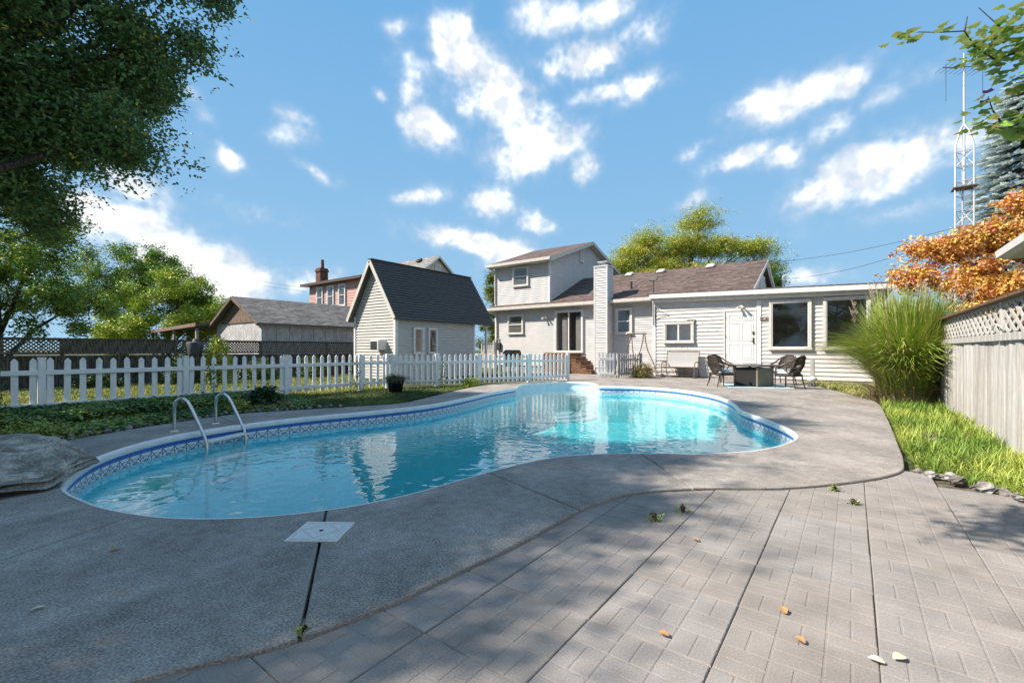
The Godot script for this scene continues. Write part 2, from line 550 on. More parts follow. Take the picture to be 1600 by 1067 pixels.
func set_stage() -> void:
	var near := 0.05
	var cam := Camera3D.new()
	cam.name = "camera"
	cam.position = Vector3(0, 1.15, 0)
	cam.rotation.y = atan2(0.6, 0.8)
	cam.set_frustum(near * 1067.0 / 711.0, Vector2(0, near * 12.5 / 711.0), near, 600.0)
	add_child(cam)
	cam.current = true
	var pano := PanoramaSkyMaterial.new()
	pano.panorama = ImageTexture.create_from_image(sky_image())
	var sky := Sky.new()
	sky.sky_material = pano
	var env := Environment.new()
	env.background_mode = Environment.BG_SKY
	env.sky = sky
	env.tonemap_mode = Environment.TONE_MAPPER_LINEAR
	env.tonemap_exposure = 1.82
	env.volumetric_fog_enabled = true   # for the pool water's own tint only; the air stays clear
	env.volumetric_fog_density = 0.0
	env.sdfgi_enabled = true
	env.ssao_enabled = true
	env.ssil_enabled = true
	var we := WorldEnvironment.new()
	we.name = "environment"
	we.environment = env
	add_child(we)
	var sun := DirectionalLight3D.new()
	sun.name = "sun"
	sun.light_energy = 1.6
	sun.light_color = Color(1.0, 0.955, 0.90)
	sun.light_angular_distance = 0.55
	sun.shadow_enabled = true
	sun.sky_mode = DirectionalLight3D.SKY_MODE_LIGHT_ONLY
	add_child(sun)
	var el := deg_to_rad(43.0)
	sun.look_at_from_position(Vector3.ZERO, Vector3(0.75 * cos(el), -sin(el), -0.66 * cos(el)))

# ---------------------------------------------------------------- ground, deck, pool
const POOL := [[-4.71, 0.80], [-5.25, 0.77], [-5.85, 0.93], [-6.52, 1.25], [-7.08, 1.78], [-7.42, 2.45], [-7.55, 3.35], [-7.44, 4.35], [-7.2, 5.4], [-7.1, 6.6], [-7.4, 8.0], [-7.85, 9.5], [-8.08, 10.8],
	[-8.14, 11.05], [-8.55, 11.75], [-8.86, 12.6], [-8.72, 13.7], [-8.1, 14.35], [-7.3, 14.3], [-6.75, 13.7], [-6.46, 13.22], [-6.2, 13.25], [-5.3, 13.62], [-4.1, 13.42], [-2.95, 12.4], [-2.25, 11.2], [-1.92, 10.3], [-1.68, 9.5], [-1.12, 8.5], [-0.7, 7.6], [-0.58, 6.85], [-0.8, 6.0],
	[-1.22, 5.38], [-1.75, 4.97], [-2.22, 4.6], [-2.56, 4.12], [-2.7, 3.55], [-2.77, 2.94], [-2.82, 2.42], [-2.94, 1.98], [-3.15, 1.61], [-3.45, 1.28], [-3.84, 1.03], [-4.3, 0.87]]
const DECK := [[-3.2, -3.5], [-2.4, -0.6], [-2.02, 0.45], [-1.81, 0.84], [-1.69, 1.29], [-1.65, 1.65], [-1.60, 2.12], [-1.58, 2.6], [-1.56, 3.0], [-1.42, 3.5], [-0.99, 3.99], [-0.48, 4.38], [-0.01, 4.95], [0.34, 5.58], [0.42, 6.18], [0.44, 7.4], [0.46, 10.2], [0.40, 12.8], [-0.1, 14.6], [-0.7, 16.6], [-1.2, 18.4], [-1.5, 19.58],
	[-8.3, 19.96], [-13.0, 19.96], [-13.0, 16.2], [-9.6, 15.6], [-8.8, 14.95], [-9.3, 13.4], [-9.6, 12.0], [-9.35, 10.6], [-8.75, 8.9], [-8.1, 7.4], [-7.75, 6.3], [-8.0, 5.5], [-8.35, 4.7], [-8.7, 3.9], [-8.75, 3.2], [-8.35, 2.0], [-8.0, 1.3], [-7.55, 0.6], [-7.2, -0.8], [-7.2, -3.5]]
const JOINTS := [[-3.4, 2.07, -1.3, 0.62], [-2.9, 3.33, -1.3, 2.82], [-2.15, 5.2, -0.8, 3.6], [-4.1, 1.2, -2.6, -2.32], [-7.2, 3.0, -9.2, 3.3], [-6.9, 6.9, -9.2, 6.2], [-8.6, 12.8, -10.2, 13.0], [-1.0, 7.5, 0.9, 7.3], [-2.3, 10.9, 1.2, 11.6], [-4.7, 13.3, -4.4, 20.5], [-8.0, 14.0, -8.6, 20.5], [-6.6, 0.9, -7.9, -0.9]]
var pool_line: PackedVector2Array

func v2s(a: Array) -> Array:
	return a.map(func(p): return Vector2(p[0], p[1]))

func make_ground() -> void:
	var st := begin()
	# a fine sheet near the pool with the pool left out, coarse strips out to the horizon
	var hole: PackedVector2Array = Geometry2D.offset_polygon(pool_line, 0.25)[0]
	var step := 0.3
	for i in 140:
		for j in 80:
			var e := -32.0 + i * step
			var n := -3.0 + j * step
			if Geometry2D.is_point_in_polygon(Vector2(e + step / 2, n + step / 2), hole): continue
			quad(st, pt(e, -0.06, n), pt(e + step, -0.06, n), pt(e + step, -0.06, n + step), pt(e, -0.06, n + step))
	for r in [[-400, 400, -400, -3], [-400, 400, 21, 400], [-400, -32, -3, 21], [10, 400, -3, 21]]:
		quad(st, pt(r[0], -0.06, r[2]), pt(r[1], -0.06, r[2]), pt(r[1], -0.06, r[3]), pt(r[0], -0.06, r[3]))
	tag(obj("ground", st, M["lawn earth"]), "mown lawn and bare earth of the back yard", "", "", "structure")
	# bare strip of grit under the pavers
	var st2 := begin()
	var bed := PackedVector2Array([Vector2(-3.3, -3), Vector2(1.48, -3), Vector2(1.48, 5.9), Vector2(-1.0, 5.9), Vector2(-1.7, 4.2), Vector2(-2.2, 3.2), Vector2(-2.5, 1.4), Vector2(-3.3, 0.4)])
	plate(st2, bed, -0.058, -0.054, 0.0)
	tag(obj("paver_bed", st2, M["grit"]), "dark grit in the joints under the patio pavers", "", "", "structure")

func make_deck() -> void:
	var deck := Node3D.new()
	deck.name = "pool_deck"
	add_child(deck)
	tag(deck, "brushed grey concrete deck poured round the pool in slabs", "", "", "structure")
	var whole: PackedVector2Array = ccw(smooth(v2s(DECK), 4))
	var pieces := [whole]
	for j in JOINTS:
		var a := Vector2(j[0], j[1]); var b := Vector2(j[2], j[3])
		var s := (b - a).normalized().orthogonal() * 0.008
		var strip := PackedVector2Array([a - s, b - s, b + s, a + s])
		var next := []
		for p in pieces:
			for q in Geometry2D.clip_polygons(p, strip):
				if not Geometry2D.is_polygon_clockwise(q): next.append(q)
		pieces = next
	var grown: PackedVector2Array = Geometry2D.offset_polygon(pool_line, 0.004)[0]
	for p in pieces:
		for q in Geometry2D.clip_polygons(p, grown):
			if Geometry2D.is_polygon_clockwise(q) or q.size() < 3: continue
			var st := begin()
			plate(st, q, -0.10, 0.0, 0.006)
			obj("concrete_slab", st, M["deck concrete"], deck)

func make_pavers() -> void:
	var holder := Node3D.new()
	holder.name = "paver_patio"
	add_child(holder)
	tag(holder, "patio of square concrete pavers stamped with a brick pattern", "", "", "structure")
	var meshes := []
	for parity in 2:
		var st := begin()
		var s := 0.2488
		plate(st, PackedVector2Array([Vector2(-s, -s), Vector2(s, -s), Vector2(s, s), Vector2(-s, s)]), -0.05, -0.0019, 0.004)
		var c := 2 * s / 3
		for i in 3:
			for j in 3:
				for k in 2:
					var e0 := -s + i * c; var n0 := -s + j * c
					var e1 := e0 + c; var n1 := n0 + c
					if (i + j + parity) % 2: e0 += k * c / 2; e1 = e0 + c / 2
					else: n0 += k * c / 2; n1 = n0 + c / 2
					var g := 0.003; var b := 0.006
					var lo := [pt(e0 + g, -0.0018, n0 + g), pt(e1 - g, -0.0018, n0 + g), pt(e1 - g, -0.0018, n1 - g), pt(e0 + g, -0.0018, n1 - g)]
					var hi := [pt(e0 + b, 0, n0 + b), pt(e1 - b, 0, n0 + b), pt(e1 - b, 0, n1 - b), pt(e0 + b, 0, n1 - b)]
					quad(st, hi[0], hi[1], hi[2], hi[3])
					for q in 4: quad(st, lo[q], lo[(q + 1) % 4], hi[(q + 1) % 4], hi[q])
		meshes.append(mesh_of(st, M["paver grey"]))
	var deck_poly: PackedVector2Array = smooth(v2s(DECK), 4)
	rng.seed = 3
	for i in range(-7, 3):
		for j in range(-8, 7):
			var e := 0.33 + i * 0.5; var n := 2.54 + j * 0.5
			var inside := 0
			for k in [[-1, -1], [1, -1], [1, 1], [-1, 1]]:
				if Geometry2D.is_point_in_polygon(Vector2(e + k[0] * 0.25, n + k[1] * 0.25), deck_poly): inside += 1
			if inside == 4 or (n > 5.3 and e > 0.5) or n > 5.9: continue
			var o := put("paver_slab", meshes[posmod(i + j, 2)], holder)
			o.position = Vector3(e + rng.randf_range(-0.0015, 0.0015), -0.022 + rng.randf_range(-0.0015, 0.0015), -n)
			o.rotation = Vector3(rng.randf_range(-0.003, 0.003), rng.randf_range(-0.003, 0.003), rng.randf_range(-0.003, 0.003))
			o.material_override = M[["paver grey", "paver warm", "paver pale"][rng.randi_range(0, 2)]]

func make_pool() -> void:
	var p := thing("swimming_pool", -4.6, 0, 7, "freeform lagoon pool with white coping and blue patterned liner", "swimming pool")
	org = p.position
	var n := pool_line.size()
	var steps_in := func(c: Vector2) -> bool: return 1.68 * (c.y - 11.05) - 2.17 * (c.x + 8.14) > 0.02
	var out_normal := []
	for i in n:
		var d := (pool_line[(i + 1) % n] - pool_line[(i + n - 1) % n]).normalized()
		out_normal.append(Vector2(d.y, -d.x))
	# coping: rounded nose, swept round the edge
	var prof := [[-0.004, -0.002], [0.010, -0.001], [0.024, -0.010], [0.030, -0.025], [0.030, -0.07], [0.020, -0.088], [0.0, -0.092]]
	var st := begin()
	st.set_smooth_group(0)
	for i in n:
		var j := (i + 1) % n
		for k in prof.size() - 1:
			var a: Vector2 = pool_line[i] - out_normal[i] * prof[k][0]; var b: Vector2 = pool_line[j] - out_normal[j] * prof[k][0]
			var c: Vector2 = pool_line[j] - out_normal[j] * prof[k + 1][0]; var d: Vector2 = pool_line[i] - out_normal[i] * prof[k + 1][0]
			quad(st, pt(a.x, prof[k][1], a.y), pt(d.x, prof[k + 1][1], d.y), pt(c.x, prof[k + 1][1], c.y), pt(b.x, prof[k][1], b.y))
	obj("coping", st, M["coping white"], p)
	var stb := begin(); var stw := begin(); var sts := begin()
	stb.set_smooth_group(0); stw.set_smooth_group(0); sts.set_smooth_group(0)
	var run := 0.0
	for i in n:
		var j := (i + 1) % n
		var a := pool_line[i]; var b := pool_line[j]
		var l := a.distance_to(b)
		var w := func(c: Vector2, y: float) -> Vector3: return pt(c.x, y, c.y)
		if steps_in.call((a + b) / 2):
			quad(sts, w.call(b, -1.3), w.call(a, -1.3), w.call(a, -0.08), w.call(b, -0.08))
		else:
			var u0 := run / 0.17; var u1 := (run + l) / 0.17
			quad_uv(stb, [w.call(b, -0.26), w.call(a, -0.26), w.call(a, -0.085), w.call(b, -0.085)], [Vector2(u1, 1), Vector2(u0, 1), Vector2(u0, 0), Vector2(u1, 0)])
			quad(stw, w.call(b, -3.0), w.call(a, -3.0), w.call(a, -0.26), w.call(b, -0.26))
		run += l
	obj("tile_border", stb, M["liner border"], p)
	obj("liner_wall", stw, M["liner"], p)
	obj("step_surround", sts, M["step acrylic"], p)
	# floor: deep by the ladder, shallow by the steps
	var fl := begin()
	fl.set_smooth_group(0)
	var depth := func(e: float, nn: float) -> float: return -1.15 - 1.15 * smoothstep(8.5, 3.5, nn + 0.2 * e)
	for i in 22:
		for j in 36:
			var e := -9.2 + i * 0.4; var nn := 0.5 + j * 0.4
			var q := []
			for k in [[0, 0], [1, 0], [1, 1], [0, 1]]:
				var x: float = e + k[0] * 0.4; var z: float = nn + k[1] * 0.4
				q.append(pt(x, depth.call(x, z), z))
			quad(fl, q[0], q[1], q[2], q[3])
	obj("liner_floor", fl, M["liner"], p)
	for k in 3:
		var disc := PackedVector2Array()
		for q in 28:
			disc.append(Vector2(-8.35, 13.45) + Vector2(cos(TAU * q / 28), sin(TAU * q / 28)) * (0.75 + 0.42 * k))
		var st2 := begin()
		for q in Geometry2D.intersect_polygons(disc, pool_line):
			plate(st2, ccw(q), -1.3, -1.0 - 0.05 * k, 0.02)
		obj("step", st2, M["step acrylic"], p)
	org = Vector3.ZERO
	var wt := begin()
	var inner: PackedVector2Array = Geometry2D.offset_polygon(pool_line, 0.01)[0]
	var ix := Geometry2D.triangulate_polygon(inner)
	for k in range(0, ix.size(), 3):
		var a := inner[ix[k]]; var b := inner[ix[k + 1]]; var c := inner[ix[k + 2]]
		if (b - a).cross(c - a) < 0:
			var s := b; b = c; c = s
		tri(wt, pt(a.x, -0.235, a.y), pt(b.x, -0.235, b.y), pt(c.x, -0.235, c.y))
	tag(obj("water", wt, M["water"]), "clear rippled pool water", "", "", "structure")
	# the water is faintly turquoise through its depth
	var fv := FogVolume.new()
	fv.name = "water_body"
	fv.shape = RenderingServer.FOG_VOLUME_SHAPE_BOX
	fv.size = Vector3(9.0, 2.4, 14.4)
	fv.position = Vector3(-4.7, -1.44, -7.5)
	var fm := FogMaterial.new()
	fm.albedo = Color(0.02, 0.95, 0.99).linear_to_srgb()
	fm.density = 0.10
	fv.material = fm
	add_child(fv)
	tag(fv, "turquoise body of the pool water", "", "", "structure")
	# skimmer lid set in the deck
	var lid := thing("skimmer_lid", -2.68, 0.0, 1.57, "square white plastic skimmer lid set in the concrete deck", "skimmer lid", "", atan2(0.18, 0.26) + 0.02)
	var ls := begin()
	cbox(ls, Transform3D(Basis(), Vector3(0, 0.004, 0)), Vector3(0.32, 0.012, 0.3), 0.003)
	obj("lid_plate", ls, M["plastic white"], lid)
	var rb := begin()
	for s in [-1, 1]:
		cbox(rb, Transform3D(Basis(), Vector3(s * 0.135, 0.0115, 0)), Vector3(0.012, 0.004, 0.25), 0.001)
		cbox(rb, Transform3D(Basis(), Vector3(0, 0.0115, s * 0.125)), Vector3(0.28, 0.004, 0.012), 0.001)
	for qx in [-1, 1]:
		for qz in [-1, 1]:
			for k in 7:
				var o := 0.016 + k * 0.016
				var a := Vector3(qx * minf(o, 0.12), 0.0115, qz * 0.008)
				cbox(rb, Transform3D(Basis(Vector3.UP, qx * qz * PI / 4), Vector3(qx * o, 0.0112, qz * (0.118 - o) * 0.92)), Vector3(0.034, 0.004, 0.005), 0.001)
	obj("lid_rib", rb, M["plastic white"], lid)
	var hs := begin()
	lathe(hs, Vector3(0, 0.0102, 0), [Vector2(0.012, 0), Vector2(0.012, 0.003), Vector2(0.0, 0.003)], 12)
	obj("finger_hole", hs, M["black plastic"], lid)
	# ladder
	var ld := thing("pool_ladder", -7.76, 0, 2.57, "stainless steel pool ladder with two hooped handrails and white treads", "pool ladder")
	org = ld.position
	var feet := [Vector2(-7.63, 2.26), Vector2(-7.9, 2.88)]
	var inward := Vector2(0.87, 0.49)
	for f in feet:
		var rail := begin()
		var path := []
		var prof2 := [[0, 0.0], [0, 0.2], [0.005, 0.34], [0.03, 0.42], [0.085, 0.465], [0.15, 0.462], [0.21, 0.42], [0.27, 0.33], [0.38, 0.12], [0.47, -0.06], [0.505, -0.16], [0.51, -0.28], [0.51, -1.2]]
		for q in prof2:
			path.append(pt(f.x + inward.x * q[0], q[1], f.y + inward.y * q[0]))
		tube(rail, path, 0.022, 12)
		var rl := obj("handrail", rail, M["stainless"], ld)
		var fs := begin()
		lathe(fs, pt(f.x, 0, f.y), [Vector2(0.055, 0.0), Vector2(0.055, 0.008), Vector2(0.03, 0.018), Vector2(0.022, 0.018)], 16)
		obj("flange", fs, M["plastic white"], rl)
	var ang := atan2(feet[1].y - feet[0].y, feet[1].x - feet[0].x)
	for k in 3:
		var tr := begin()
		var y := -0.14 - 0.3 * k
		var c: Vector2 = (feet[0] + feet[1]) / 2 + inward * 0.49
		cbox(tr, Transform3D(Basis(Vector3.UP, ang), pt(c.x, y, c.y)), Vector3(0.66, 0.045, 0.1), 0.012)
		obj("tread", tr, M["plastic white"], ld)
	org = Vector3.ZERO

# ---------------------------------------------------------------- building pieces
# one lapped siding board: bottom edge from a to b, leaning in towards the top
func board(st: SurfaceTool, a: Vector3, b: Vector3, out: Vector3, h: float, t := 0.022) -> void:
	var up := Vector3(0, h + 0.006, 0)
	var a1 := a + out * t; var b1 := b + out * t
	var a2 := a + up + out * 0.004; var b2 := b + up + out * 0.004
	quad(st, a1, b1, b2, a2)
	quad(st, a, b, b1, a1)
	tri(st, a, a1, a2)
	tri(st, b, b2, b1)

# siding boards over a wall; ends.call(y) gives [from, to] along the wall at that height; holes are [from, to, y0, y1]
func siding(parent: Node, south: bool, plane: float, y0: float, y1: float, h: float, ends: Callable, m: Material, t := 0.036, holes := []) -> void:
	var y := y0
	while y < y1 - 0.01:
		var hh := minf(h, y1 - y)
		var runs := [ends.call(y + h * 0.6)]
		for q in holes:
			if y + hh < q[2] - 0.03 or y > q[3] + 0.03: continue
			var next := []
			for r in runs:
				if q[0] > r[0]: next.append([r[0], minf(r[1], q[0] - 0.02)])
				if q[1] < r[1]: next.append([maxf(r[0], q[1] + 0.02), r[1]])
				if q[1] <= r[0] or q[0] >= r[1]: next = next.filter(func(z): return z[1] - z[0] > 0.02)
			runs = next
		for r in runs:
			if r[1] - r[0] < 0.05: continue
			var st := begin()
			if south: board(st, pt(r[0], y, plane), pt(r[1], y, plane), Vector3(0, 0, 1), hh, t)
			else: board(st, pt(plane, y, r[0]), pt(plane, y, r[1]), Vector3(1, 0, 0), hh, t)
			obj("siding_board", st, m, parent)
		y += h

# an upright wall 0.14 m thick behind its outer plane, with openings [from, to, y0, y1]
func wall_sheet(st: SurfaceTool, south: bool, plane: float, a0: float, a1: float, y0: float, y1: float, holes: Array) -> void:
	var cuts := [a0, a1]
	for q in holes:
		if q[1] > a0 and q[0] < a1 and q[3] > y0 and q[2] < y1: cuts += [q[0], q[1]]
	cuts.sort()
	for k in cuts.size() - 1:
		var lo: float = cuts[k]; var hi: float = cuts[k + 1]
		if hi - lo < 0.001: continue
		var rows := [[y0, y1]]
		for q in holes:
			if q[0] < (lo + hi) / 2 and q[1] > (lo + hi) / 2:
				var next := []
				for r in rows:
					next.append([r[0], minf(r[1], q[2])])
					next.append([maxf(r[0], q[3]), r[1]])
				rows = next
		for r in rows:
			if r[1] - r[0] < 0.001: continue
			if south: box(st, lo, hi, r[0], r[1], plane, plane + 0.14)
			else: box(st, plane - 0.14, plane, r[0], r[1], lo, hi)

# a window (or glazed door) in a south or east wall: casing, sashes, panes, dark room behind, blind or curtain
func window(parent: Node, called: String, south: bool, plane: float, a0: float, a1: float, y0: float, y1: float, fw: float, split := "", cover := "", fm := "trim cream") -> Node3D:
	var b := func(st: SurfaceTool, p0: float, p1: float, q0: float, q1: float, d0: float, d1: float) -> void:
		if south: box(st, p0, p1, q0, q1, plane - d1, plane - d0)
		else: box(st, plane + d0, plane + d1, q0, q1, p0, p1)
	var st := begin()
	var d := 0.095
	b.call(st, a0 - fw, a0, y0, y1, 0.0, d)
	b.call(st, a1, a1 + fw, y0, y1, 0.0, d - 0.001)
	b.call(st, a0 - fw - 0.01, a1 + fw + 0.01, y1, y1 + fw, 0.0, d + 0.008)
	b.call(st, a0 - fw - 0.02, a1 + fw + 0.02, y0 - fw, y0, 0.0, d + 0.02)
	var w := obj(called, st, M[fm], parent)
	var sash := begin()
	var t := 0.032
	var d2 := 0.078
	b.call(sash, a0, a0 + t, y0, y1, -0.02, d2)
	b.call(sash, a1 - t, a1, y0, y1, -0.02, d2)
	b.call(sash, a0 + t, a1 - t, y0, y0 + t, -0.02, d2 - 0.002)
	b.call(sash, a0 + t, a1 - t, y1 - t, y1, -0.02, d2 - 0.002)
	var mid_y := (y0 + y1) / 2; var mid_a := (a0 + a1) / 2
	var panes := [[a0 + t, a1 - t, y0 + t, y1 - t]]
	if split == "h":
		b.call(sash, a0 + t, a1 - t, mid_y - 0.022, mid_y + 0.022, -0.02, d2 - 0.001)
		panes = [[a0 + t, a1 - t, y0 + t, mid_y - 0.022], [a0 + t, a1 - t, mid_y + 0.022, y1 - t]]
	elif split == "v":
		b.call(sash, mid_a - 0.03, mid_a + 0.03, y0 + t, y1 - t, -0.02, d2 - 0.001)
		panes = [[a0 + t, mid_a - 0.03, y0 + t, y1 - t], [mid_a + 0.03, a1 - t, y0 + t, y1 - t]]
	obj("sash", sash, M["trim white"], w)
	if cover == "louvre": panes = []
	for p in panes:
		var g := begin()
		b.call(g, p[0], p[1], p[2], p[3], 0.066, 0.070)
		obj("pane", g, M["glass"], w)
	if cover == "blind":
		var bl := begin()
		for k in 12:
			var y := y0 + 0.05 + (y1 - y0 - 0.1) * (k + 0.5) / 12.0
			b.call(bl, a0 + 0.04, a1 - 0.04, y - 0.014, y + 0.012, 0.030, 0.034)
		obj("blind", bl, M["curtain"], w)
	elif cover == "louvre":
		var lv := begin()
		var ly := y0 + 0.03
		while ly < y1 - 0.02:
			b.call(lv, a0 + 0.02, a1 - 0.02, ly, ly + 0.03, 0.0, 0.05)
			ly += 0.05
		b.call(lv, a0, a1, y0, y1, 0.0, 0.02)
		obj("louvre", lv, M["trim white"], w)
	elif cover == "curtain":
		for s in [[a0 + 0.34, a0 + 0.62], [a1 - 0.34, a1 - 0.08]]:
			var cu := begin()
			cu.set_smooth_group(0)
			var last := []
			for k in 15:
				var a: float = lerpf(s[0], s[1], k / 14.0)
				var dd := 0.010 + 0.02 * sin(k * 2.1)
				var c := [pt(a, y0 + 0.05, plane - dd) if south else pt(plane + dd, y0 + 0.05, a), pt(a, y1 - 0.25, plane - dd) if south else pt(plane + dd, y1 - 0.25, a)]
				if k: quad(cu, last[0], c[0], c[1], last[1])
				last = c
			obj("curtain", cu, M["curtain"], w)
	return w

# a roof slope: eave from a to b, ridge above it from d to c; thickness downwards
func slope(st: SurfaceTool, a: Vector3, b: Vector3, c: Vector3, d: Vector3, t := 0.10) -> void:
	var dn := Vector3(0, -t, 0)
	var along := (b - a).normalized()
	var f := func(p: Vector3) -> Vector2:
		var q := p - a
		var x := q.dot(along)
		return Vector2(x / 2.2, -(q - along * x).length() / 2.2)
	quad_uv(st, [a, b, c, d], [f.call(a), f.call(b), f.call(c), f.call(d)])
	var e := Vector2(0.03, 0.97)
	var dn2 := [d + dn, c + dn, b + dn, a + dn]
	quad_uv(st, dn2, [e, e, e, e])
	for q in [[a, b], [b, c], [c, d], [d, a]]:
		quad_uv(st, [q[0] + dn, q[1] + dn, q[1], q[0]], [e, e, e, e])

func prism_e(st: SurfaceTool, poly: Array, e0: float, e1: float) -> void:   # polygon in (n, y), counter-clockwise as seen from the east
	for k in poly.size():
		var p: Array = poly[k]; var q: Array = poly[(k + 1) % poly.size()]
		quad(st, pt(e1, p[1], p[0]), pt(e0, p[1], p[0]), pt(e0, q[1], q[0]), pt(e1, q[1], q[0]))
	for k in range(1, poly.size() - 1):
		tri(st, pt(e1, poly[0][1], poly[0][0]), pt(e1, poly[k][1], poly[k][0]), pt(e1, poly[k + 1][1], poly[k + 1][0]))
		tri(st, pt(e0, poly[0][1], poly[0][0]), pt(e0, poly[k + 1][1], poly[k + 1][0]), pt(e0, poly[k][1], poly[k][0]))

func prism_n(st: SurfaceTool, poly: Array, n0: float, n1: float) -> void:   # polygon in (e, y), counter-clockwise as seen from the south
	for k in poly.size():
		var p: Array = poly[k]; var q: Array = poly[(k + 1) % poly.size()]
		quad(st, pt(p[0], p[1], n0), pt(p[0], p[1], n1), pt(q[0], q[1], n1), pt(q[0], q[1], n0))
	for k in range(1, poly.size() - 1):
		tri(st, pt(poly[0][0], poly[0][1], n0), pt(poly[k][0], poly[k][1], n0), pt(poly[k + 1][0], poly[k + 1][1], n0))
		tri(st, pt(poly[0][0], poly[0][1], n1), pt(poly[k + 1][0], poly[k + 1][1], n1), pt(poly[k][0], poly[k][1], n1))

func wall_lamp(parent_name: String, e: float, y: float, n: float, label: String, double := true) -> void:
	var l := thing(parent_name, e, y, n, label, "wall lamp")
	var st := begin()
	cbox(st, Transform3D(Basis(), Vector3(0, 0.03, 0.03)), Vector3(0.12, 0.12, 0.06), 0.01)
	obj("back_plate", st, M["trim cream"], l)
	for s in ([-1, 1] if double else [0]):
		var h := begin()
		var f := Vector3(s * 0.5, -0.45, 1).normalized()
		tube(h, [Vector3(s * 0.04, 0.03, 0.06), Vector3(s * 0.04, 0.03, 0.06) + f * 0.05, Vector3(s * 0.04, 0.03, 0.06) + f * 0.06, Vector3(s * 0.04, 0.03, 0.06) + f * 0.19], [0.02, 0.02, 0.04, 0.055], 12)
		obj("lamp_head", h, M["plastic white"], l)

# ---------------------------------------------------------------- the main house
func make_house() -> void:
	var h := thing("main_house", -9, 0, 20, "white sided two-storey house with brown roof and siding-clad chimney", "house")
	org = h.position
	# bodies behind the siding
	var st := begin()
	var holes := [[-14.83, -13.92, 4.62, 5.56], [-15.16, -14.26, 2.04, 2.96], [-8.80, -8.16, 1.93, 2.98], [-12.12, -10.66, 1.06, 3.04]]
	wall_sheet(st, true, 20.0, -16.17, -12.56, 3.45, 5.84, holes)
	wall_sheet(st, true, 20.004, -16.17, -3.4, 0.3, 3.45, holes)
	prism_e(st, [[20.16, 0.3], [28.8, 0.3], [28.8, 5.82], [24.3, 7.36], [20.16, 5.90]], -12.70, -12.56)
	prism_e(st, [[20.16, 0.3], [28.8, 0.3], [28.8, 5.82], [24.3, 7.36], [20.16, 5.90]], -16.17, -16.03)
	box(st, -16.17, -12.56, 0.3, 5.75, 28.86, 29.0)
	prism_e(st, [[20.16, 0.3], [27.04, 0.3], [27.04, 3.55], [23.6, 5.1], [20.16, 3.55]], -3.54, -3.4)
	box(st, -12.54, -3.4, 0.3, 3.48, 27.06, 27.2)
	obj("wall", st, M["siding white"], h)
	st = begin()
	box(st, -16.02, -12.72, 0.95, 1.03, 20.16, 28.84)
	box(st, -12.54, -3.56, 0.95, 1.03, 20.16, 27.04)
	box(st, -16.02, -12.72, 3.35, 3.6, 20.16, 28.84)
	box(st, -12.54, -3.56, 3.35, 3.44, 20.16, 27.04)
	box(st, -16.02, -12.72, 5.7, 5.78, 20.16, 28.84)
	box(st, -12.54, -3.56, 1.04, 3.34, 23.9, 24.0)
	box(st, -16.02, -12.72, 1.04, 3.34, 23.9, 24.0)
	box(st, -16.02, -12.72, 3.61, 5.69, 23.9, 24.0)
	obj("room", st, M["room plaster"], h)
	st = begin()
	box(st, -16.12, -3.44, -0.2, 0.31, 20.03, 27.1)
	obj("foundation", st, M["deck concrete"], h)
	siding(h, true, 20.0, 0.30, 3.42, 0.104, func(_y): return [-16.12, -9.70], M["siding white"], 0.036, holes)
	siding(h, true, 20.0, 0.30, 3.42, 0.104, func(_y): return [-9.0, -6.95], M["siding white"], 0.036, holes)
	siding(h, true, 20.0, 3.52, 5.70, 0.104, func(_y): return [-16.10, -12.63], M["siding white"], 0.036, holes)
	var roof_y := func(n: float) -> float: return 3.44 + (n - 19.6) * 0.455 if n < 23.6 else 5.26 - (n - 23.6) * 0.455
	siding(h, false, -12.56, 3.5, 7.2, 0.104, func(y):
		var lo := 20.06; var hi := 28.9
		if y > 5.80: lo = 20.0 + (y - 5.86) / 0.349 + 0.25; hi = 29.0 - (y - 5.75) / 0.342 - 0.2
		if y < 5.2: hi = minf(hi, 19.6 + (y - 3.40) / 0.455 + 0.15)
		return [lo, hi], M["siding white"], 0.018)
	siding(h, false, -3.4, 3.0, 5.05, 0.104, func(y): return [20.0 + maxf(0.0, (y - 3.48) / 0.45) + 0.1, 27.2 - maxf(0.0, (y - 3.48) / 0.45) - 0.1], M["siding white"], 0.018)
	# corner boards
	for c in [[-16.18, -16.08, 0.3, 3.4], [-16.18, -16.08, 3.5, 5.75], [-12.64, -12.535, 3.5, 5.75]]:
		st = begin()
		box(st, c[0], c[1], c[2], c[3], 19.965, 20.05)
		obj("corner_board", st, M["trim white"], h)
	# roofs
	st = begin()
	slope(st, pt(-16.45, 5.84, 19.55), pt(-12.22, 5.84, 19.55), pt(-12.22, 7.50, 24.3), pt(-16.45, 7.50, 24.3))
	slope(st, pt(-12.22, 5.78, 29.35), pt(-16.45, 5.78, 29.35), pt(-16.45, 7.50, 24.3), pt(-12.22, 7.50, 24.3))
	obj("roof", st, M["roof brown"], h)
	st = begin()
	slope(st, pt(-16.45, 3.44, 19.6), pt(-12.56, 3.44, 19.6), pt(-12.56, 3.63, 20.02), pt(-16.45, 3.63, 20.02))
	slope(st, pt(-12.55, 3.44, 19.6), pt(-3.1, 3.44, 19.6), pt(-3.1, 5.26, 23.6), pt(-12.55, 5.26, 23.6))
	slope(st, pt(-3.1, 3.44, 27.6), pt(-12.55, 3.44, 27.6), pt(-12.55, 5.26, 23.6), pt(-3.1, 5.26, 23.6))
	var rf := obj("roof", st, M["roof brown"], h)
	for e in [-11.3, -9.6, -7.9, -5.5]:
		var v := begin()
		cbox(v, Transform3D(Basis(Vector3.RIGHT, deg_to_rad(24)), pt(e, 5.19, 23.3)), Vector3(0.4, 0.12, 0.4), 0.05)
		obj("roof_vent", v, M["trim cream"], rf)
	var vp := begin()
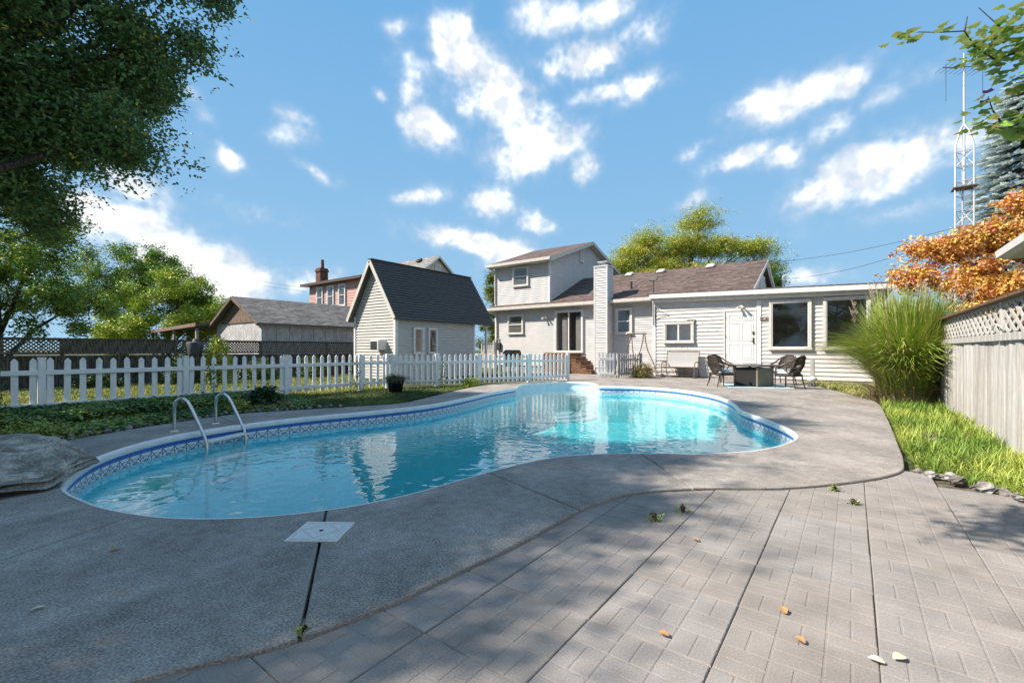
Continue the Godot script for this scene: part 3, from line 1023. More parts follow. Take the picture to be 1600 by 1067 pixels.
	tube(vp, [pt(-8.55, 3.95, 21.0), pt(-8.55, 4.42, 21.0)], 0.05, 10)
	obj("vent_pipe", vp, M["dark metal"], rf)
	# gutters, soffits, rake boards
	for g in [[-16.45, -12.2, 5.84, 19.55], [-16.47, -9.70, 3.44, 19.6], [-9.0, -7.06, 3.44, 19.6]]:
		st = begin()
		prism_e(st, [[g[3] - 0.12, g[2] - 0.14], [g[3] - 0.13, g[2] + 0.0], [g[3] - 0.115, g[2] + 0.005], [g[3] - 0.10, g[2] - 0.02], [g[3] + 0.01, g[2] - 0.02], [g[3] + 0.01, g[2] - 0.15]].map(func(p): return [p[0], p[1]]), g[0], g[1])
		obj("gutter", st, M["trim cream"], h)
		st = begin()
		box(st, g[0] + 0.03, g[1] - 0.03, g[2] - 0.155, g[2] - 0.12, g[3] + 0.012, 19.99)
		obj("soffit", st, M["trim cream"], h)
	for r in [[-12.30, -12.2, 19.5, 24.3, 5.84, 7.50, 29.35, 5.78], [-3.18, -3.08, 19.55, 23.6, 3.44, 5.26, 27.6, 3.44]]:
		st = begin()
		prism_e(st, [[r[2], r[4] - 0.22], [r[3], r[5] - 0.20], [r[3], r[5] - 0.012], [r[2], r[4] - 0.03]], r[0], r[1])
		prism_e(st, [[r[3], r[5] - 0.20], [r[6], r[7] - 0.22], [r[6], r[7] - 0.03], [r[3], r[5] - 0.012]], r[0], r[1])
		obj("rake_board", st, M["trim cream"], h)
	st = begin()
	prism_e(st, [[19.6, 5.64], [24.3, 7.28], [24.3, 7.31], [19.6, 5.67]], -12.55, -12.31)
	prism_e(st, [[24.3, 7.28], [29.3, 5.58], [29.3, 5.61], [24.3, 7.31]], -12.55, -12.31)
	obj("soffit", st, M["trim cream"], h)
	# downspout at the west corner
	st = begin()
	tube(st, [pt(-16.35, 5.72, 19.55), pt(-16.2, 5.55, 19.9), pt(-16.13, 5.4, 19.92), pt(-16.13, 3.7, 19.92)], 0.045, 8)
	obj("downspout", st, M["trim cream"], h)
	st = begin()
	tube(st, [pt(-16.35, 3.3, 19.55), pt(-16.2, 3.1, 19.9), pt(-16.02, 2.95, 19.92), pt(-16.02, 1.75, 19.92), pt(-16.2, 1.6, 19.88), pt(-16.2, 0.1, 19.9)], 0.045, 8)
	obj("downspout", st, M["trim cream"], h)
	# chimney chase
	st = begin()
	box(st, -9.66, -9.04, -0.05, 4.98, 19.33, 20.02)
	var ch := obj("chimney", st, M["siding white"], h)
	siding(ch, true, 19.33, 0.32, 4.95, 0.115, func(_y): return [-9.63, -9.07], M["siding white"])
	siding(ch, false, -9.04, 3.4, 4.95, 0.115, func(_y): return [19.36, 20.0], M["siding white"], 0.012)
	for e in [-9.69, -9.06]:
		st = begin()
		box(st, e, e + 0.05, 0.1, 4.99, 19.29, 19.36)
		obj("corner_board", st, M["trim white"], ch)
	st = begin()
	box(st, -9.71, -8.99, 4.985, 5.03, 19.28, 20.06)
	obj("chimney_cap", st, M["trim white"], ch)
	st = begin()
	cbox(st, at(-9.36, 5.24, 19.68), Vector3(0.5, 0.03, 0.42), 0.008)
	for a in [-0.16, 0.16]:
		for b in [-0.13, 0.13]:
			tube(st, [pt(-9.36 + a, 5.02, 19.68 + b), pt(-9.36 + a, 5.23, 19.68 + b)], 0.012, 6)
	tube(st, [pt(-9.36, 5.02, 19.68), pt(-9.36, 5.15, 19.68)], 0.11, 12)
	obj("rain_cap", st, M["galvanised"], ch)
	# windows and sliding door
	window(h, "window", true, 19.98, -14.83, -13.92, 4.62, 5.56, 0.07, "h", "blind")
	window(h, "window", true, 19.98, -15.16, -14.26, 2.04, 2.96, 0.07, "h", "blind")
	window(h, "window", true, 19.98, -8.80, -8.16, 1.93, 2.98, 0.09, "h", "blind")
	window(h, "sliding_door", true, 19.97, -12.12, -10.66, 1.06, 3.04, 0.07, "v", "curtain", "trim white")
	window(h, "attic_vent", false, -12.55, 23.2, 23.5, 6.2, 6.75, 0.04, "", "louvre", "trim white")
	window(h, "attic_window", false, -3.39, 23.1, 24.1, 3.55, 4.45, 0.06, "", "louvre", "trim white")
	org = Vector3.ZERO
	wall_lamp("porch_lamp", -12.75, 2.78, 19.95, "twin-headed floodlight beside the sliding door of the two-storey house")
	# steps down from the sliding door
	var s := thing("wooden_steps", -10.6, 0, 19.4, "brown wooden steps leading down from the sliding glass door", "steps")
	org = s.position
	st = begin()
	box(st, -12.3, -10.78, 0.0, 0.98, 19.0, 19.96)
	obj("landing", st, M["step wood"], s)
	for k in 4:
		st = begin()
		box(st, -10.775 + k * 0.272, -10.505 + k * 0.272, 0, 0.762 - 0.2 * k, 19.03, 19.94)
		var sp := obj("riser", st, M["step wood"], s)
		st = begin()
		cbox(st, at(-10.63 + k * 0.272, 0.782 - 0.2 * k, 19.485), Vector3(0.31, 0.038, 0.99), 0.008)
		obj("tread", st, M["step wood"], sp)
	org = Vector3.ZERO
	# meter box on the corner
	var mb := thing("meter_box", -15.86, 1.33, 19.95, "dark electric meter box on the white house corner", "meter box")
	org = mb.position
	st = begin()
	cbox(st, at(-15.86, 1.33, 19.92), Vector3(0.26, 0.42, 0.14), 0.02)
	obj("case", st, M["dark metal"], mb)
	st = begin()
	tube(st, [pt(-15.86, 1.1, 19.94), pt(-15.86, 0.0, 19.94)], 0.025, 8)
	tube(st, [pt(-15.86, 1.53, 19.94), pt(-15.86, 1.75, 19.94)], 0.03, 8)
	obj("conduit", st, M["galvanised"], mb)
	org = Vector3.ZERO

# ---------------------------------------------------------------- the flat-roofed addition
func make_addition() -> void:
	var h := thing("house_addition", -3, 0, 19.6, "single-storey white addition with sloping flat roof, panel door and large windows", "house addition")
	org = h.position
	var top := func(e: float) -> float: return 3.53 - 0.025 * (e + 7.0)
	var st := begin()
	var holes := [[-6.42, -5.34, 1.50, 2.22], [-2.44, -1.27, 1.22, 2.88], [-0.76, 0.40, 1.22, 2.90]]
	wall_sheet(st, true, 19.6, -6.9, 0.72, -0.1, 3.2, holes)
	wall_sheet(st, false, 0.72, 19.74, 25.0, -0.1, 3.2, [])
	wall_sheet(st, false, -6.76, 19.745, 25.0, -0.1, 3.2, [])
	box(st, -6.75, 0.57, -0.1, 3.2, 24.86, 25.0)
	obj("wall", st, M["siding cream"], h)
	st = begin()
	box(st, -6.75, 0.57, 0.5, 0.6, 19.75, 24.85)
	box(st, -6.75, 0.57, 3.05, 3.15, 19.75, 24.85)
	obj("room", st, M["room plaster"], h)
	siding(h, true, 19.6, 0.06, 3.1, 0.152, func(y): return [-6.86, -2.97 if y > 2.72 else -4.12], M["siding cream"], 0.036, holes)
	siding(h, true, 19.6, 0.06, 3.1, 0.152, func(_y): return [-2.80, 0.68], M["siding cream"], 0.036, holes)
	for e in [[-6.99, -6.86, 3.55], [0.66, 0.78, 3.0], [-2.955, -2.80, 3.02]]:
		st = begin()
		box(st, e[0], e[1], 0.0, e[2], 19.55, 19.62)
		obj("corner_board", st, M["trim white"], h)
	# stepped fascia under the flat roof
	var band := func(e0: float, e1: float, d0: float, d1: float, n0: float, n1: float, m: String, called: String) -> void:
		var b := begin()
		prism_n(b, [[e0, top.call(e0) - d1], [e1, top.call(e1) - d1], [e1, top.call(e1) - d0], [e0, top.call(e0) - d0]], n0, n1)
		obj(called, b, M[m], h)
	band.call(-7.02, 1.02, 0.0, 0.19, 19.24, 19.32, "trim white", "fascia")
	band.call(-7.02, 1.0, 0.03, 0.185, 19.32, 25.2, "trim cream", "flat_roof")
	band.call(-6.98, 0.92, 0.19, 0.25, 19.34, 19.62, "trim cream", "fascia_step")
	band.call(-6.97, 0.88, 0.25, 0.34, 19.42, 19.62, "trim white", "fascia_lower")
	band.call(-7.04, 1.05, -0.025, 0.0, 19.22, 19.4, "rust metal", "drip_edge")
	band.call(1.0, 1.06, 0.0, 0.2, 19.24, 25.2, "trim white", "fascia")
	window(h, "window", true, 19.575, -6.42, -5.34, 1.50, 2.22, 0.085, "v", "")
	window(h, "window", true, 19.575, -2.44, -1.27, 1.22, 2.88, 0.085, "", "")
	window(h, "window", true, 19.575, -0.76, 0.40, 1.22, 2.90, 0.085, "", "")
	# panel door
	st = begin()
	box(st, -4.12, -4.06, 0.6, 2.70, 19.54, 19.62)
	box(st, -2.985, -2.957, 0.6, 2.70, 19.54, 19.62)
	box(st, -4.06, -2.985, 2.65, 2.70, 19.545, 19.62)
	box(st, -4.10, -2.96, 0.56, 0.62, 19.50, 19.62)
	obj("door_frame", st, M["trim cream"], h)
	st = begin()
	box(st, -4.05, -2.99, 0.63, 2.645, 19.565, 19.61)
	var d := obj("door", st, M["trim white"], h)
	for q in [[-3.92, 2.28, 0.36, 0.20], [-3.44, 2.28, 0.36, 0.20], [-3.92, 1.50, 0.36, 0.66], [-3.44, 1.50, 0.36, 0.66], [-3.92, 0.78, 0.36, 0.56], [-3.44, 0.78, 0.36, 0.56]]:
		st = begin()
		var x: float = q[0]
		for r in [[x - 0.02, x, q[1] - 0.02, q[1] + q[3] + 0.02], [x + q[2], x + q[2] + 0.02, q[1] - 0.02, q[1] + q[3] + 0.02], [x, x + q[2], q[1] - 0.02, q[1]], [x, x + q[2], q[1] + q[3], q[1] + q[3] + 0.02]]:
			box(st, r[0], r[1], r[2], r[3], 19.553, 19.566)
		cbox(st, at(x + q[2] / 2, q[1] + q[3] / 2, 19.562), Vector3(q[2] - 0.08, q[3] - 0.08, 0.014), 0.006)
		obj("door_panel", st, M["trim white"], d)
	st = begin()
	cbox(st, at(-3.06, 1.50, 19.555), Vector3(0.06, 0.2, 0.03), 0.01)
	tube(st, [pt(-3.06, 1.46, 19.54), pt(-3.06, 1.46, 19.50), pt(-3.16, 1.46, 19.49)], 0.012, 8)
	obj("door_handle", st, M["dark metal"], d)
	st = begin()
	cbox(st, at(-3.06, 1.78, 19.552), Vector3(0.07, 0.13, 0.03), 0.01)
	obj("deadbolt", st, M["dark metal"], d)
	for k in 3:
		st = begin()
		tube(st, [pt(-4.055, 0.85 + k * 0.75, 19.552), pt(-4.055, 0.97 + k * 0.75, 19.552)], 0.014, 8)
		obj("hinge", st, M["dark metal"], d)
	org = Vector3.ZERO
	wall_lamp("door_lamp", -3.48, 2.78, 19.56, "floodlight mounted above the white panel door")
	# stoop
	var s := thing("concrete_stoop", -3.5, 0, 19.1, "grey concrete stoop in front of the white panel door", "stoop")
	org = s.position
	for k in 3:
		st = begin()
		plate(st, PackedVector2Array([Vector2(-4.15, 18.3 + 0.3 * k), Vector2(-2.85, 18.3 + 0.3 * k), Vector2(-2.85, 19.57), Vector2(-4.15, 19.57)]), 0.18 * k, 0.18 * (k + 1), 0.01)
		obj("step", st, M["deck concrete"], s)
	org = Vector3.ZERO
	# bits on the wall
	for q in [[-5.36, 2.31, "small dark plaque above the two-pane window of the addition"], [-2.66, 2.31, "small dark plaque beside the white panel door"]]:
		var pl := thing("wall_plaque", q[0], q[1], 19.57, q[2], "plaque")
		st = begin()
		cbox(st, Transform3D(Basis(), Vector3(0, 0, 0.015)), Vector3(0.34, 0.15, 0.03), 0.012)
		obj("board", st, M["plaque"], pl)
		st = begin()
		cbox(st, Transform3D(Basis(), Vector3(-0.02, 0.0, 0.033)), Vector3(0.09, 0.07, 0.012), 0.004)
		cbox(st, Transform3D(Basis(), Vector3(0.1, 0.02, 0.033)), Vector3(0.05, 0.04, 0.01), 0.004)
		obj("motif", st, M["curtain"], pl)
	var spots := []
	for k in 6: spots.append([-6.5 + k * 0.235, 1.24])
	spots += [[-4.95, 2.26], [-4.58, 2.42], [-4.2, 2.26], [-4.75, 1.93], [-4.4, 1.93]]
	for q in spots:
		var hk := begin()
		org = Vector3(q[0], q[1], -19.56)
		tube(hk, [pt(q[0], q[1], 19.575), pt(q[0], q[1], 19.53), pt(q[0], q[1] + 0.03, 19.52)], 0.008, 6)
		var o := obj("wall_hook", hk, M["galvanised"])
		o.position = org
		org = Vector3.ZERO
		tag(o, "small metal hook on the siding of the white addition", "hook", "hooks on the addition wall")
	# solar lamp on the corner pole, bracket under it
	var sl := thing("solar_lamp", -6.93, 3.4, 19.5, "flat square solar lamp on a pole above the addition corner", "solar lamp")
	org = sl.position
	st = begin()
	tube(st, [pt(-6.93, 2.2, 19.5), pt(-6.93, 4.15, 19.5)], 0.018, 8)
	obj("pole", st, M["dark metal"], sl)
	st = begin()
	cbox(st, Transform3D(Basis(Vector3.RIGHT, 1.25), pt(-6.93, 4.24, 19.46)), Vector3(0.34, 0.05, 0.24), 0.01)
	obj("panel", st, M["black plastic"], sl)
	org = Vector3.ZERO
	var br := thing("hanging_bracket", -6.8, 2.7, 19.52, "black scrolled hanging bracket under the solar lamp", "bracket")
	org = br.position
	st = begin()
	tube(st, [pt(-6.88, 2.95, 19.53), pt(-6.55, 2.95, 19.3)], 0.012, 6)
	tube(st, [pt(-6.88, 2.45, 19.53), pt(-6.80, 2.7, 19.45), pt(-6.60, 2.93, 19.33)], 0.012, 6)
	tube(st, [pt(-6.88, 2.97, 19.535), pt(-6.88, 2.43, 19.535)], 0.012, 6)
	obj("bracket_arm", st, M["dark metal"], br)
	org = Vector3.ZERO

# ---------------------------------------------------------------- the shed
func make_shed() -> void:
	var h := thing("garden_shed", -14.4, 0, 13, "cream sided shed with steep dark roof and open porch end", "shed")
	org = h.position
	var st := begin()
	var holes := [[11.42, 11.84, 1.02, 1.93], [12.16, 12.54, 1.02, 1.93]]
	prism_n(st, [[-15.65, 0.0], [-13.2, 0.0], [-13.2, 2.45], [-14.42, 4.34], [-15.65, 2.45]], 10.6, 10.74)
	prism_n(st, [[-15.65, 0.0], [-13.2, 0.0], [-13.2, 2.45], [-14.42, 4.34], [-15.65, 2.45]], 14.71, 14.85)
	wall_sheet(st, false, -13.204, 10.74, 14.71, 0.0, 2.45, holes)
	wall_sheet(st, false, -15.51, 10.74, 14.71, 0.0, 2.45, [])
	box(st, -15.5, -13.35, 0.0, 0.1, 10.75, 14.7)
	obj("wall", st, M["siding shed"], h)
	siding(h, true, 10.6, 0.06, 4.3, 0.112, func(y): return [-15.62 + maxf(0, (y - 2.5) / 1.55), -13.24 - maxf(0, (y - 2.5) / 1.55)], M["siding shed"])
	siding(h, false, -13.2, 0.06, 2.42, 0.112, func(_y): return [10.64, 14.82], M["siding shed"], 0.036, holes)
	for c in [[-15.68, -15.58, 10.548, 10.62, 2.42], [-13.28, -13.155, 10.548, 10.67, 2.46], [-13.24, -13.155, 14.76, 14.87, 2.46]]:
		st = begin()
		box(st, c[0], c[1], 0.0, c[4], c[2], c[3])
		obj("corner_board", st, M["trim white"], h)
	st = begin()
	box(st, -13.21, -13.168, 2.42, 2.50, 10.67, 15.75)
	obj("eave_board", st, M["trim white"], h)
	# porch: post, plate and floor
	for e in [-13.22, -15.6]:
		st = begin()
		box(st, e - 0.03, e + 0.05, 0.0, 2.42, 15.62, 15.70)
		obj("porch_post", st, M["trim white"], h)
	st = begin()
	box(st, -15.65, -13.17, -0.02, 0.08, 14.87, 15.75)
	obj("porch_floor", st, M["step wood"], h)
	# roof: courses of dark shingles, each lapping the one below
	for s in [1, -1]:
		st = begin()
		var n0 := 10.38; var n1 := 15.95
		var rows := 22
		for k in rows:
			var t0 := float(k) / rows; var t1 := float(k + 1) / rows
			var ea: float = -14.42 + s * 1.46 * (1 - t0); var eb: float = -14.42 + s * 1.46 * (1 - t1)
			var ya := 2.24 + 2.26 * t0; var yb := 2.24 + 2.26 * t1
			var nrm := Vector3(s * 2.26, 1.46, 0).normalized()
			var lift := nrm * 0.06
			var p := [pt(ea, ya, n0) + lift, pt(ea, ya, n1) + lift, pt(eb, yb, n1) + nrm * 0.004, pt(eb, yb, n0) + nrm * 0.004]
			var q := [pt(ea, ya, n0) - nrm * 0.05, pt(ea, ya, n1) - nrm * 0.05, pt(eb, yb, n1) - nrm * 0.05, pt(eb, yb, n0) - nrm * 0.05]
			if s < 0:
				p.reverse(); q.reverse()
				p = [p[2], p[3], p[0], p[1]]; q = [q[2], q[3], q[0], q[1]]
				p = [p[1], p[0], p[3], p[2]]; q = [q[1], q[0], q[3], q[2]]
			quad(st, p[0], p[1], p[2], p[3])
			quad(st, q[0], q[1], p[1], p[0])
			quad(st, q[3], q[0], p[0], p[3])
			quad(st, q[1], q[2], p[2], p[1])
			quad(st, q[3], q[2], q[1], q[0])
		obj("roof", st, M["roof dark"], h)
		st = begin()
		bar(st, pt(-14.42 + s * 1.44, 2.25, 10.36), pt(-14.42 + s * 0.005, 4.45, 10.36), 0.03, 0.14)
		obj("rake_board", st, M["trim cream"], h)
	st = begin()
	bar(st, pt(-14.42, 4.53, 10.36), pt(-14.42, 4.53, 15.97), 0.2, 0.03)
	obj("ridge_cap", st, M["roof dark"], h)
	window(h, "window", false, -13.185, 11.42, 11.84, 1.02, 1.93, 0.045, "", "", "trim white")
	window(h, "window", false, -13.185, 12.16, 12.54, 1.02, 1.93, 0.045, "", "", "trim white")
	org = Vector3.ZERO
	# the air conditioner in its south gable
	var ac := thing("air_conditioner", -13.95, 1.14, 10.6, "window air conditioner box sticking out of the shed gable", "air conditioner")
	org = ac.position
	st = begin()
	cbox(st, at(-13.93, 1.31, 10.42), Vector3(0.52, 0.36, 0.42), 0.02)
	obj("case", st, M["plastic white"], ac)
	st = begin()
	for k in 9: box(st, -14.15, -13.76, 1.16 + k * 0.034, 1.175 + k * 0.034, 10.195, 10.212)
	obj("grille", st, M["black plastic"], ac)
	org = Vector3.ZERO

# ---------------------------------------------------------------- neighbours
func make_neighbours() -> void:
	var g := thing("neighbour_garage", -23.4, 0, 12, "low old garage with grey shingle roof and peeling white panels", "garage")
	org = g.position
	var st := begin()
	prism_n(st, [[-25.9, 0.0], [-21.0, 0.0], [-21.0, 2.42], [-23.4, 3.56], [-25.9, 2.42]], 9.5, 18.5)
	obj("wall", st, M["panel peeling"], g)
	var n := 9.5
	while n < 18:
		st = begin()
		box(st, -21.0, -20.975, 0.1, 2.36, n + 0.012, n + 0.588)
		obj("wall_panel", st, M["panel peeling"], g)
		n += 0.6
	for k in 8:
		st = begin()
		box(st, -25.8 + k * 0.6, -25.206 + k * 0.6, 0.1, 2.3, 9.47, 9.5)
		obj("wall_panel", st, M["panel peeling"], g)
	var e := -25.3
	while e < -21.4:
		st = begin()
		var top := 3.5 - absf(e + 0.1 - (-23.4)) * 0.49
		if top > 2.45:
			box(st, e, e + 0.15, 2.4, top, 9.45, 9.495)
			obj("gable_plank", st, M["barn wood"], g)
		e += 0.16
	st = begin()
	slope(st, pt(-20.7, 2.32, 9.2), pt(-20.7, 2.32, 18.8), pt(-23.4, 3.66, 18.8), pt(-23.4, 3.66, 9.2))
	slope(st, pt(-26.2, 2.28, 18.8), pt(-26.2, 2.28, 9.2), pt(-23.4, 3.66, 9.2), pt(-23.4, 3.66, 18.8))
	obj("roof", st, M["roof grey"], g)
	st = begin()
	bar(st, pt(-20.72, 2.24, 9.17), pt(-23.4, 3.58, 9.17), 0.05, 0.14)
	bar(st, pt(-26.18, 2.2, 9.17), pt(-23.4, 3.58, 9.17), 0.05, 0.14)
	obj("rake_board", st, M["rust metal"], g)
	org = Vector3.ZERO
	var lt := thing("lean_to", -28, 0, 9.5, "open lean-to roof of corrugated sheet beside the old garage", "lean-to")
	org = lt.position
	st = begin()
	slope(st, pt(-33.0, 2.25, 8.6), pt(-25.9, 2.45, 8.6), pt(-25.9, 2.75, 12), pt(-33.0, 2.55, 12), 0.12)
	obj("roof", st, M["roof grey"], lt)
	st = begin()
	bar(st, pt(-33.0, 2.18, 8.57), pt(-25.9, 2.38, 8.57), 0.04, 0.18)
	obj("fascia", st, M["barn wood"], lt)
	for x in [-32.6, -29.6, -26.4]:
		st = begin()
		box(st, x, x + 0.12, 0, 2.2, 8.7, 8.82)
		obj("post", st, M["weathered a"], lt)
	st = begin()
	box(st, -30.9, -26.1, 0, 2.3, 11.2, 11.3)
	obj("back_wall", st, M["panel peeling"], lt)
	org = Vector3.ZERO
	# pink two-storey house
	var p := thing("pink_house", -32, 0, 21, "two-storey pink sided house with brick chimney behind the garage", "house")
	org = p.position
	st = begin()
	var holes := [[-34.6, -33.88, 4.55, 6.05], [-33.05, -32.33, 4.55, 6.05], [-31.5, -30.78, 4.55, 6.05]]
	wall_sheet(st, true, 20.0, -35.9, -28.6, 0.0, 6.45, holes)
	wall_sheet(st, false, -28.6, 20.14, 28.0, 0.0, 6.45, [])
	wall_sheet(st, false, -35.76, 20.14, 28.0, 0.0, 6.45, [])
	box(st, -35.75, -28.75, 0, 6.45, 27.86, 28.0)
	box(st, -35.75, -28.75, 3.6, 3.7, 20.15, 27.85)
	obj("wall", st, M["pink siding"], p)
	siding(p, true, 20.0, 3.0, 6.4, 0.2, func(_y): return [-35.88, -28.6], M["pink siding"], 0.03, holes)
	siding(p, false, -28.6, 3.0, 6.4, 0.2, func(_y): return [20.0, 28.0], M["pink siding"], 0.03)
	st = begin()
	slope(st, pt(-36.5, 6.5, 19.5), pt(-28.2, 6.5, 19.5), pt(-28.2, 7.25, 28.4), pt(-36.5, 7.25, 28.4), 0.2)
	obj("roof", st, M["roof brown"], p)
	for x in [-34.6, -33.05, -31.5]:
		window(p, "window", true, 19.97, x, x + 0.72, 4.55, 6.05, 0.1, "h", "blind", "trim white")
	st = begin()
	box(st, -36.35, -35.65, 0, 8.0, 20.8, 21.5)
	var c := obj("chimney", st, M["brick red"], p)
	st = begin()
	box(st, -36.41, -35.59, 7.7, 7.85, 20.74, 21.56)
	obj("chimney_band", st, M["brick red"], c)
	st = begin()
	tube(st, [pt(-36, 8.0, 21.2), pt(-36, 8.75, 21.2)], [0.14, 0.11], 12)
	obj("chimney_pot", st, M["brick red"], c)
	st = begin()
	tube(st, [pt(-28.55, 6.3, 19.9), pt(-28.55, 0.1, 19.9)], 0.05, 8)
	obj("downspout", st, M["dark metal"], p)
	org = Vector3.ZERO
	# beige gabled house
	var b := thing("gabled_house", -27, 0, 25, "beige house with pale grey gabled roof rising behind the shed", "house")
	org = b.position
	st = begin()
	prism_e(st, [[21.9, 0], [26.4, 0], [26.4, 6.4], [24.15, 8.05], [21.9, 6.4]], -31.5, -25.2)
	obj("wall", st, M["beige wall"], b)
	st = begin()
	slope(st, pt(-32.0, 6.35, 21.6), pt(-24.95, 6.35, 21.6), pt(-24.95, 8.25, 24.15), pt(-32.0, 8.25, 24.15), 0.12)
	slope(st, pt(-24.95, 6.35, 26.7), pt(-32.0, 6.35, 26.7), pt(-32.0, 8.25, 24.15), pt(-24.95, 8.25, 24.15), 0.12)
	var rf := obj("roof", st, M["roof pale"], b)
	st = begin()
	cbox(st, Transform3D(Basis(Vector3.RIGHT, 0.62), pt(-26.6, 7.98, 23.6)), Vector3(0.45, 0.16, 0.45), 0.06)
	obj("roof_vent", st, M["dark metal"], rf)
	st = begin()
	prism_e(st, [[21.6, 6.16], [24.15, 8.06], [24.15, 8.22], [21.6, 6.33]], -25.0, -24.9)
	prism_e(st, [[24.15, 8.06], [26.7, 6.16], [26.7, 6.33], [24.15, 8.22]], -25.0, -24.9)
	obj("rake_board", st, M["trim white"], b)
	window(b, "attic_vent", false, -25.2, 23.95, 24.35, 7.0, 7.5, 0.06, "", "louvre", "trim white")
	org = Vector3.ZERO
	# eave of the neighbour's building beyond the right-hand fence
	var r := thing("neighbour_outbuilding", 3.6, 0, 9, "pale outbuilding whose gutter and soffit overhang the fence", "outbuilding")
	org = r.position
	st = begin()
	box(st, 3.3, 8, 0, 2.95, -3.5, 11.9)
	obj("wall", st, M["siding cream"], r)
	st = begin()
	slope(st, pt(2.35, 3.04, -4.0), pt(2.35, 3.04, 12.75), pt(5.6, 3.95, 12.75), pt(5.6, 3.95, -4.0), 0.08)
	obj("roof", st, M["roof brown"], r)
	st = begin()
	box(st, 2.36, 3.3, 2.88, 2.92, -4.0, 12.7)
	obj("soffit", st, M["trim cream"], r)
	st = begin()
	prism_n(st, [[2.24, 2.93], [2.36, 2.90], [2.36, 3.05], [2.22, 3.05]], -4.0, 12.78)
	obj("gutter", st, M["trim white"], r)
	org = Vector3.ZERO

# ---------------------------------------------------------------- fences
func picket_mesh(w: float, h: float, m: Material) -> ArrayMesh:
	var st := begin()
	var pl := [Vector2(-w / 2, 0), Vector2(w / 2, 0), Vector2(w / 2, h - 0.055), Vector2(w * 0.28, h - 0.028), Vector2(0, h), Vector2(-w * 0.28, h - 0.028), Vector2(-w / 2, h - 0.055)]
	var t := 0.010
	for k in pl.size():
		var a: Vector2 = pl[k]; var b: Vector2 = pl[(k + 1) % pl.size()]
		quad(st, Vector3(a.x, a.y, t), Vector3(a.x, a.y, -t), Vector3(b.x, b.y, -t), Vector3(b.x, b.y, t))
	for k in range(1, pl.size() - 1):
		tri(st, Vector3(pl[0].x, pl[0].y, t), Vector3(pl[k].x, pl[k].y, t), Vector3(pl[k + 1].x, pl[k + 1].y, t))
		tri(st, Vector3(pl[0].x, pl[0].y, -t), Vector3(pl[k + 1].x, pl[k + 1].y, -t), Vector3(pl[k].x, pl[k].y, -t))
	return mesh_of(st, m)

# posts: corners in (e, n); pickets stand behind the rails as seen from the pool
func picket_fence(label: String, posts: Array, pitch: float, m: String, h := 1.0, ends := true) -> void:
	var c: Vector2 = posts[posts.size() / 2]
	var f := thing("picket_fence", c.x, 0, c.y, label, "fence")
	org = f.position
	var pk := picket_mesh(0.088, h - 0.05, M[m])
	for i in posts.size():
		if not ends and (i == 0 or i == posts.size() - 1): continue
		var st := begin()
		var p: Vector2 = posts[i]
		var nx: Vector2 = posts[mini(i + 1, posts.size() - 1)] - posts[maxi(i - 1, 0)]
		var turn := atan2(nx.y, nx.x)
		cbox(st, Transform3D(Basis(Vector3.UP, turn), pt(p.x, h / 2 - 0.02, p.y)), Vector3(0.10, h + 0.02, 0.10), 0.008)
		var po := obj("post", st, M[m], f)
		st = begin()
		cbox(st, Transform3D(Basis(Vector3.UP, turn), pt(p.x, h + 0.0, p.y)), Vector3(0.112, 0.025, 0.112), 0.008)
		obj("post_cap", st, M[m], po)
	for i in posts.size() - 1:
		var a: Vector2 = posts[i]; var b: Vector2 = posts[i + 1]
		var d := (b - a).normalized()
		var side := Vector2(d.y, -d.x)
		for y in [0.17, 0.745]:
			var st := begin()
			var o := side * 0.03
			var p := pt(a.x + o.x + d.x * 0.05, y * h, a.y + o.y + d.y * 0.05)
			var q := pt(b.x + o.x - d.x * 0.05, y * h, b.y + o.y - d.y * 0.05)
			bar(st, p, q, 0.035, 0.085)
			obj("rail", st, M[m], f)
		var l := a.distance_to(b)
		var count := int(l / pitch)
		for k in count:
			var q := a + d * (l * (k + 0.5) / count)
			q -= side * rng.randf_range(-0.001, 0.001)
			var o := put("picket", pk, f)
			o.position = pt(q.x, 0.05 + rng.randf_range(-0.012, 0.012), q.y)
			o.rotation = Vector3(0, atan2(d.y, d.x), rng.randf_range(-0.012, 0.012))
	org = Vector3.ZERO

func make_picket_fences() -> void:
	rng.seed = 12
	picket_fence("long white picket fence along the planting bed left of the pool", [Vector2(-11.4, -2.87), Vector2(-11.4, -0.72), Vector2(-11.4, 1.43), Vector2(-11.4, 3.58), Vector2(-11.4, 5.73), Vector2(-11.4, 7.88), Vector2(-11.35, 8.8)], 0.196, "picket paint")
	picket_fence("white picket fence angling past the shed to the gate gap", [Vector2(-11.28, 8.92), Vector2(-10.51, 10.05), Vector2(-9.99, 11.44), Vector2(-9.15, 13.18), Vector2(-8.55, 14.88)], 0.165, "picket paint")
	picket_fence("bright white open picket gate panel at the chimney", [Vector2(-8.16, 16.6), Vector2(-7.60, 17.0)], 0.115, "picket paint", 1.02, false)
	picket_fence("short greyed picket fence running from gate to swing frame", [Vector2(-7.52, 17.06), Vector2(-7.28, 18.9)], 0.18, "picket worn", 0.98)

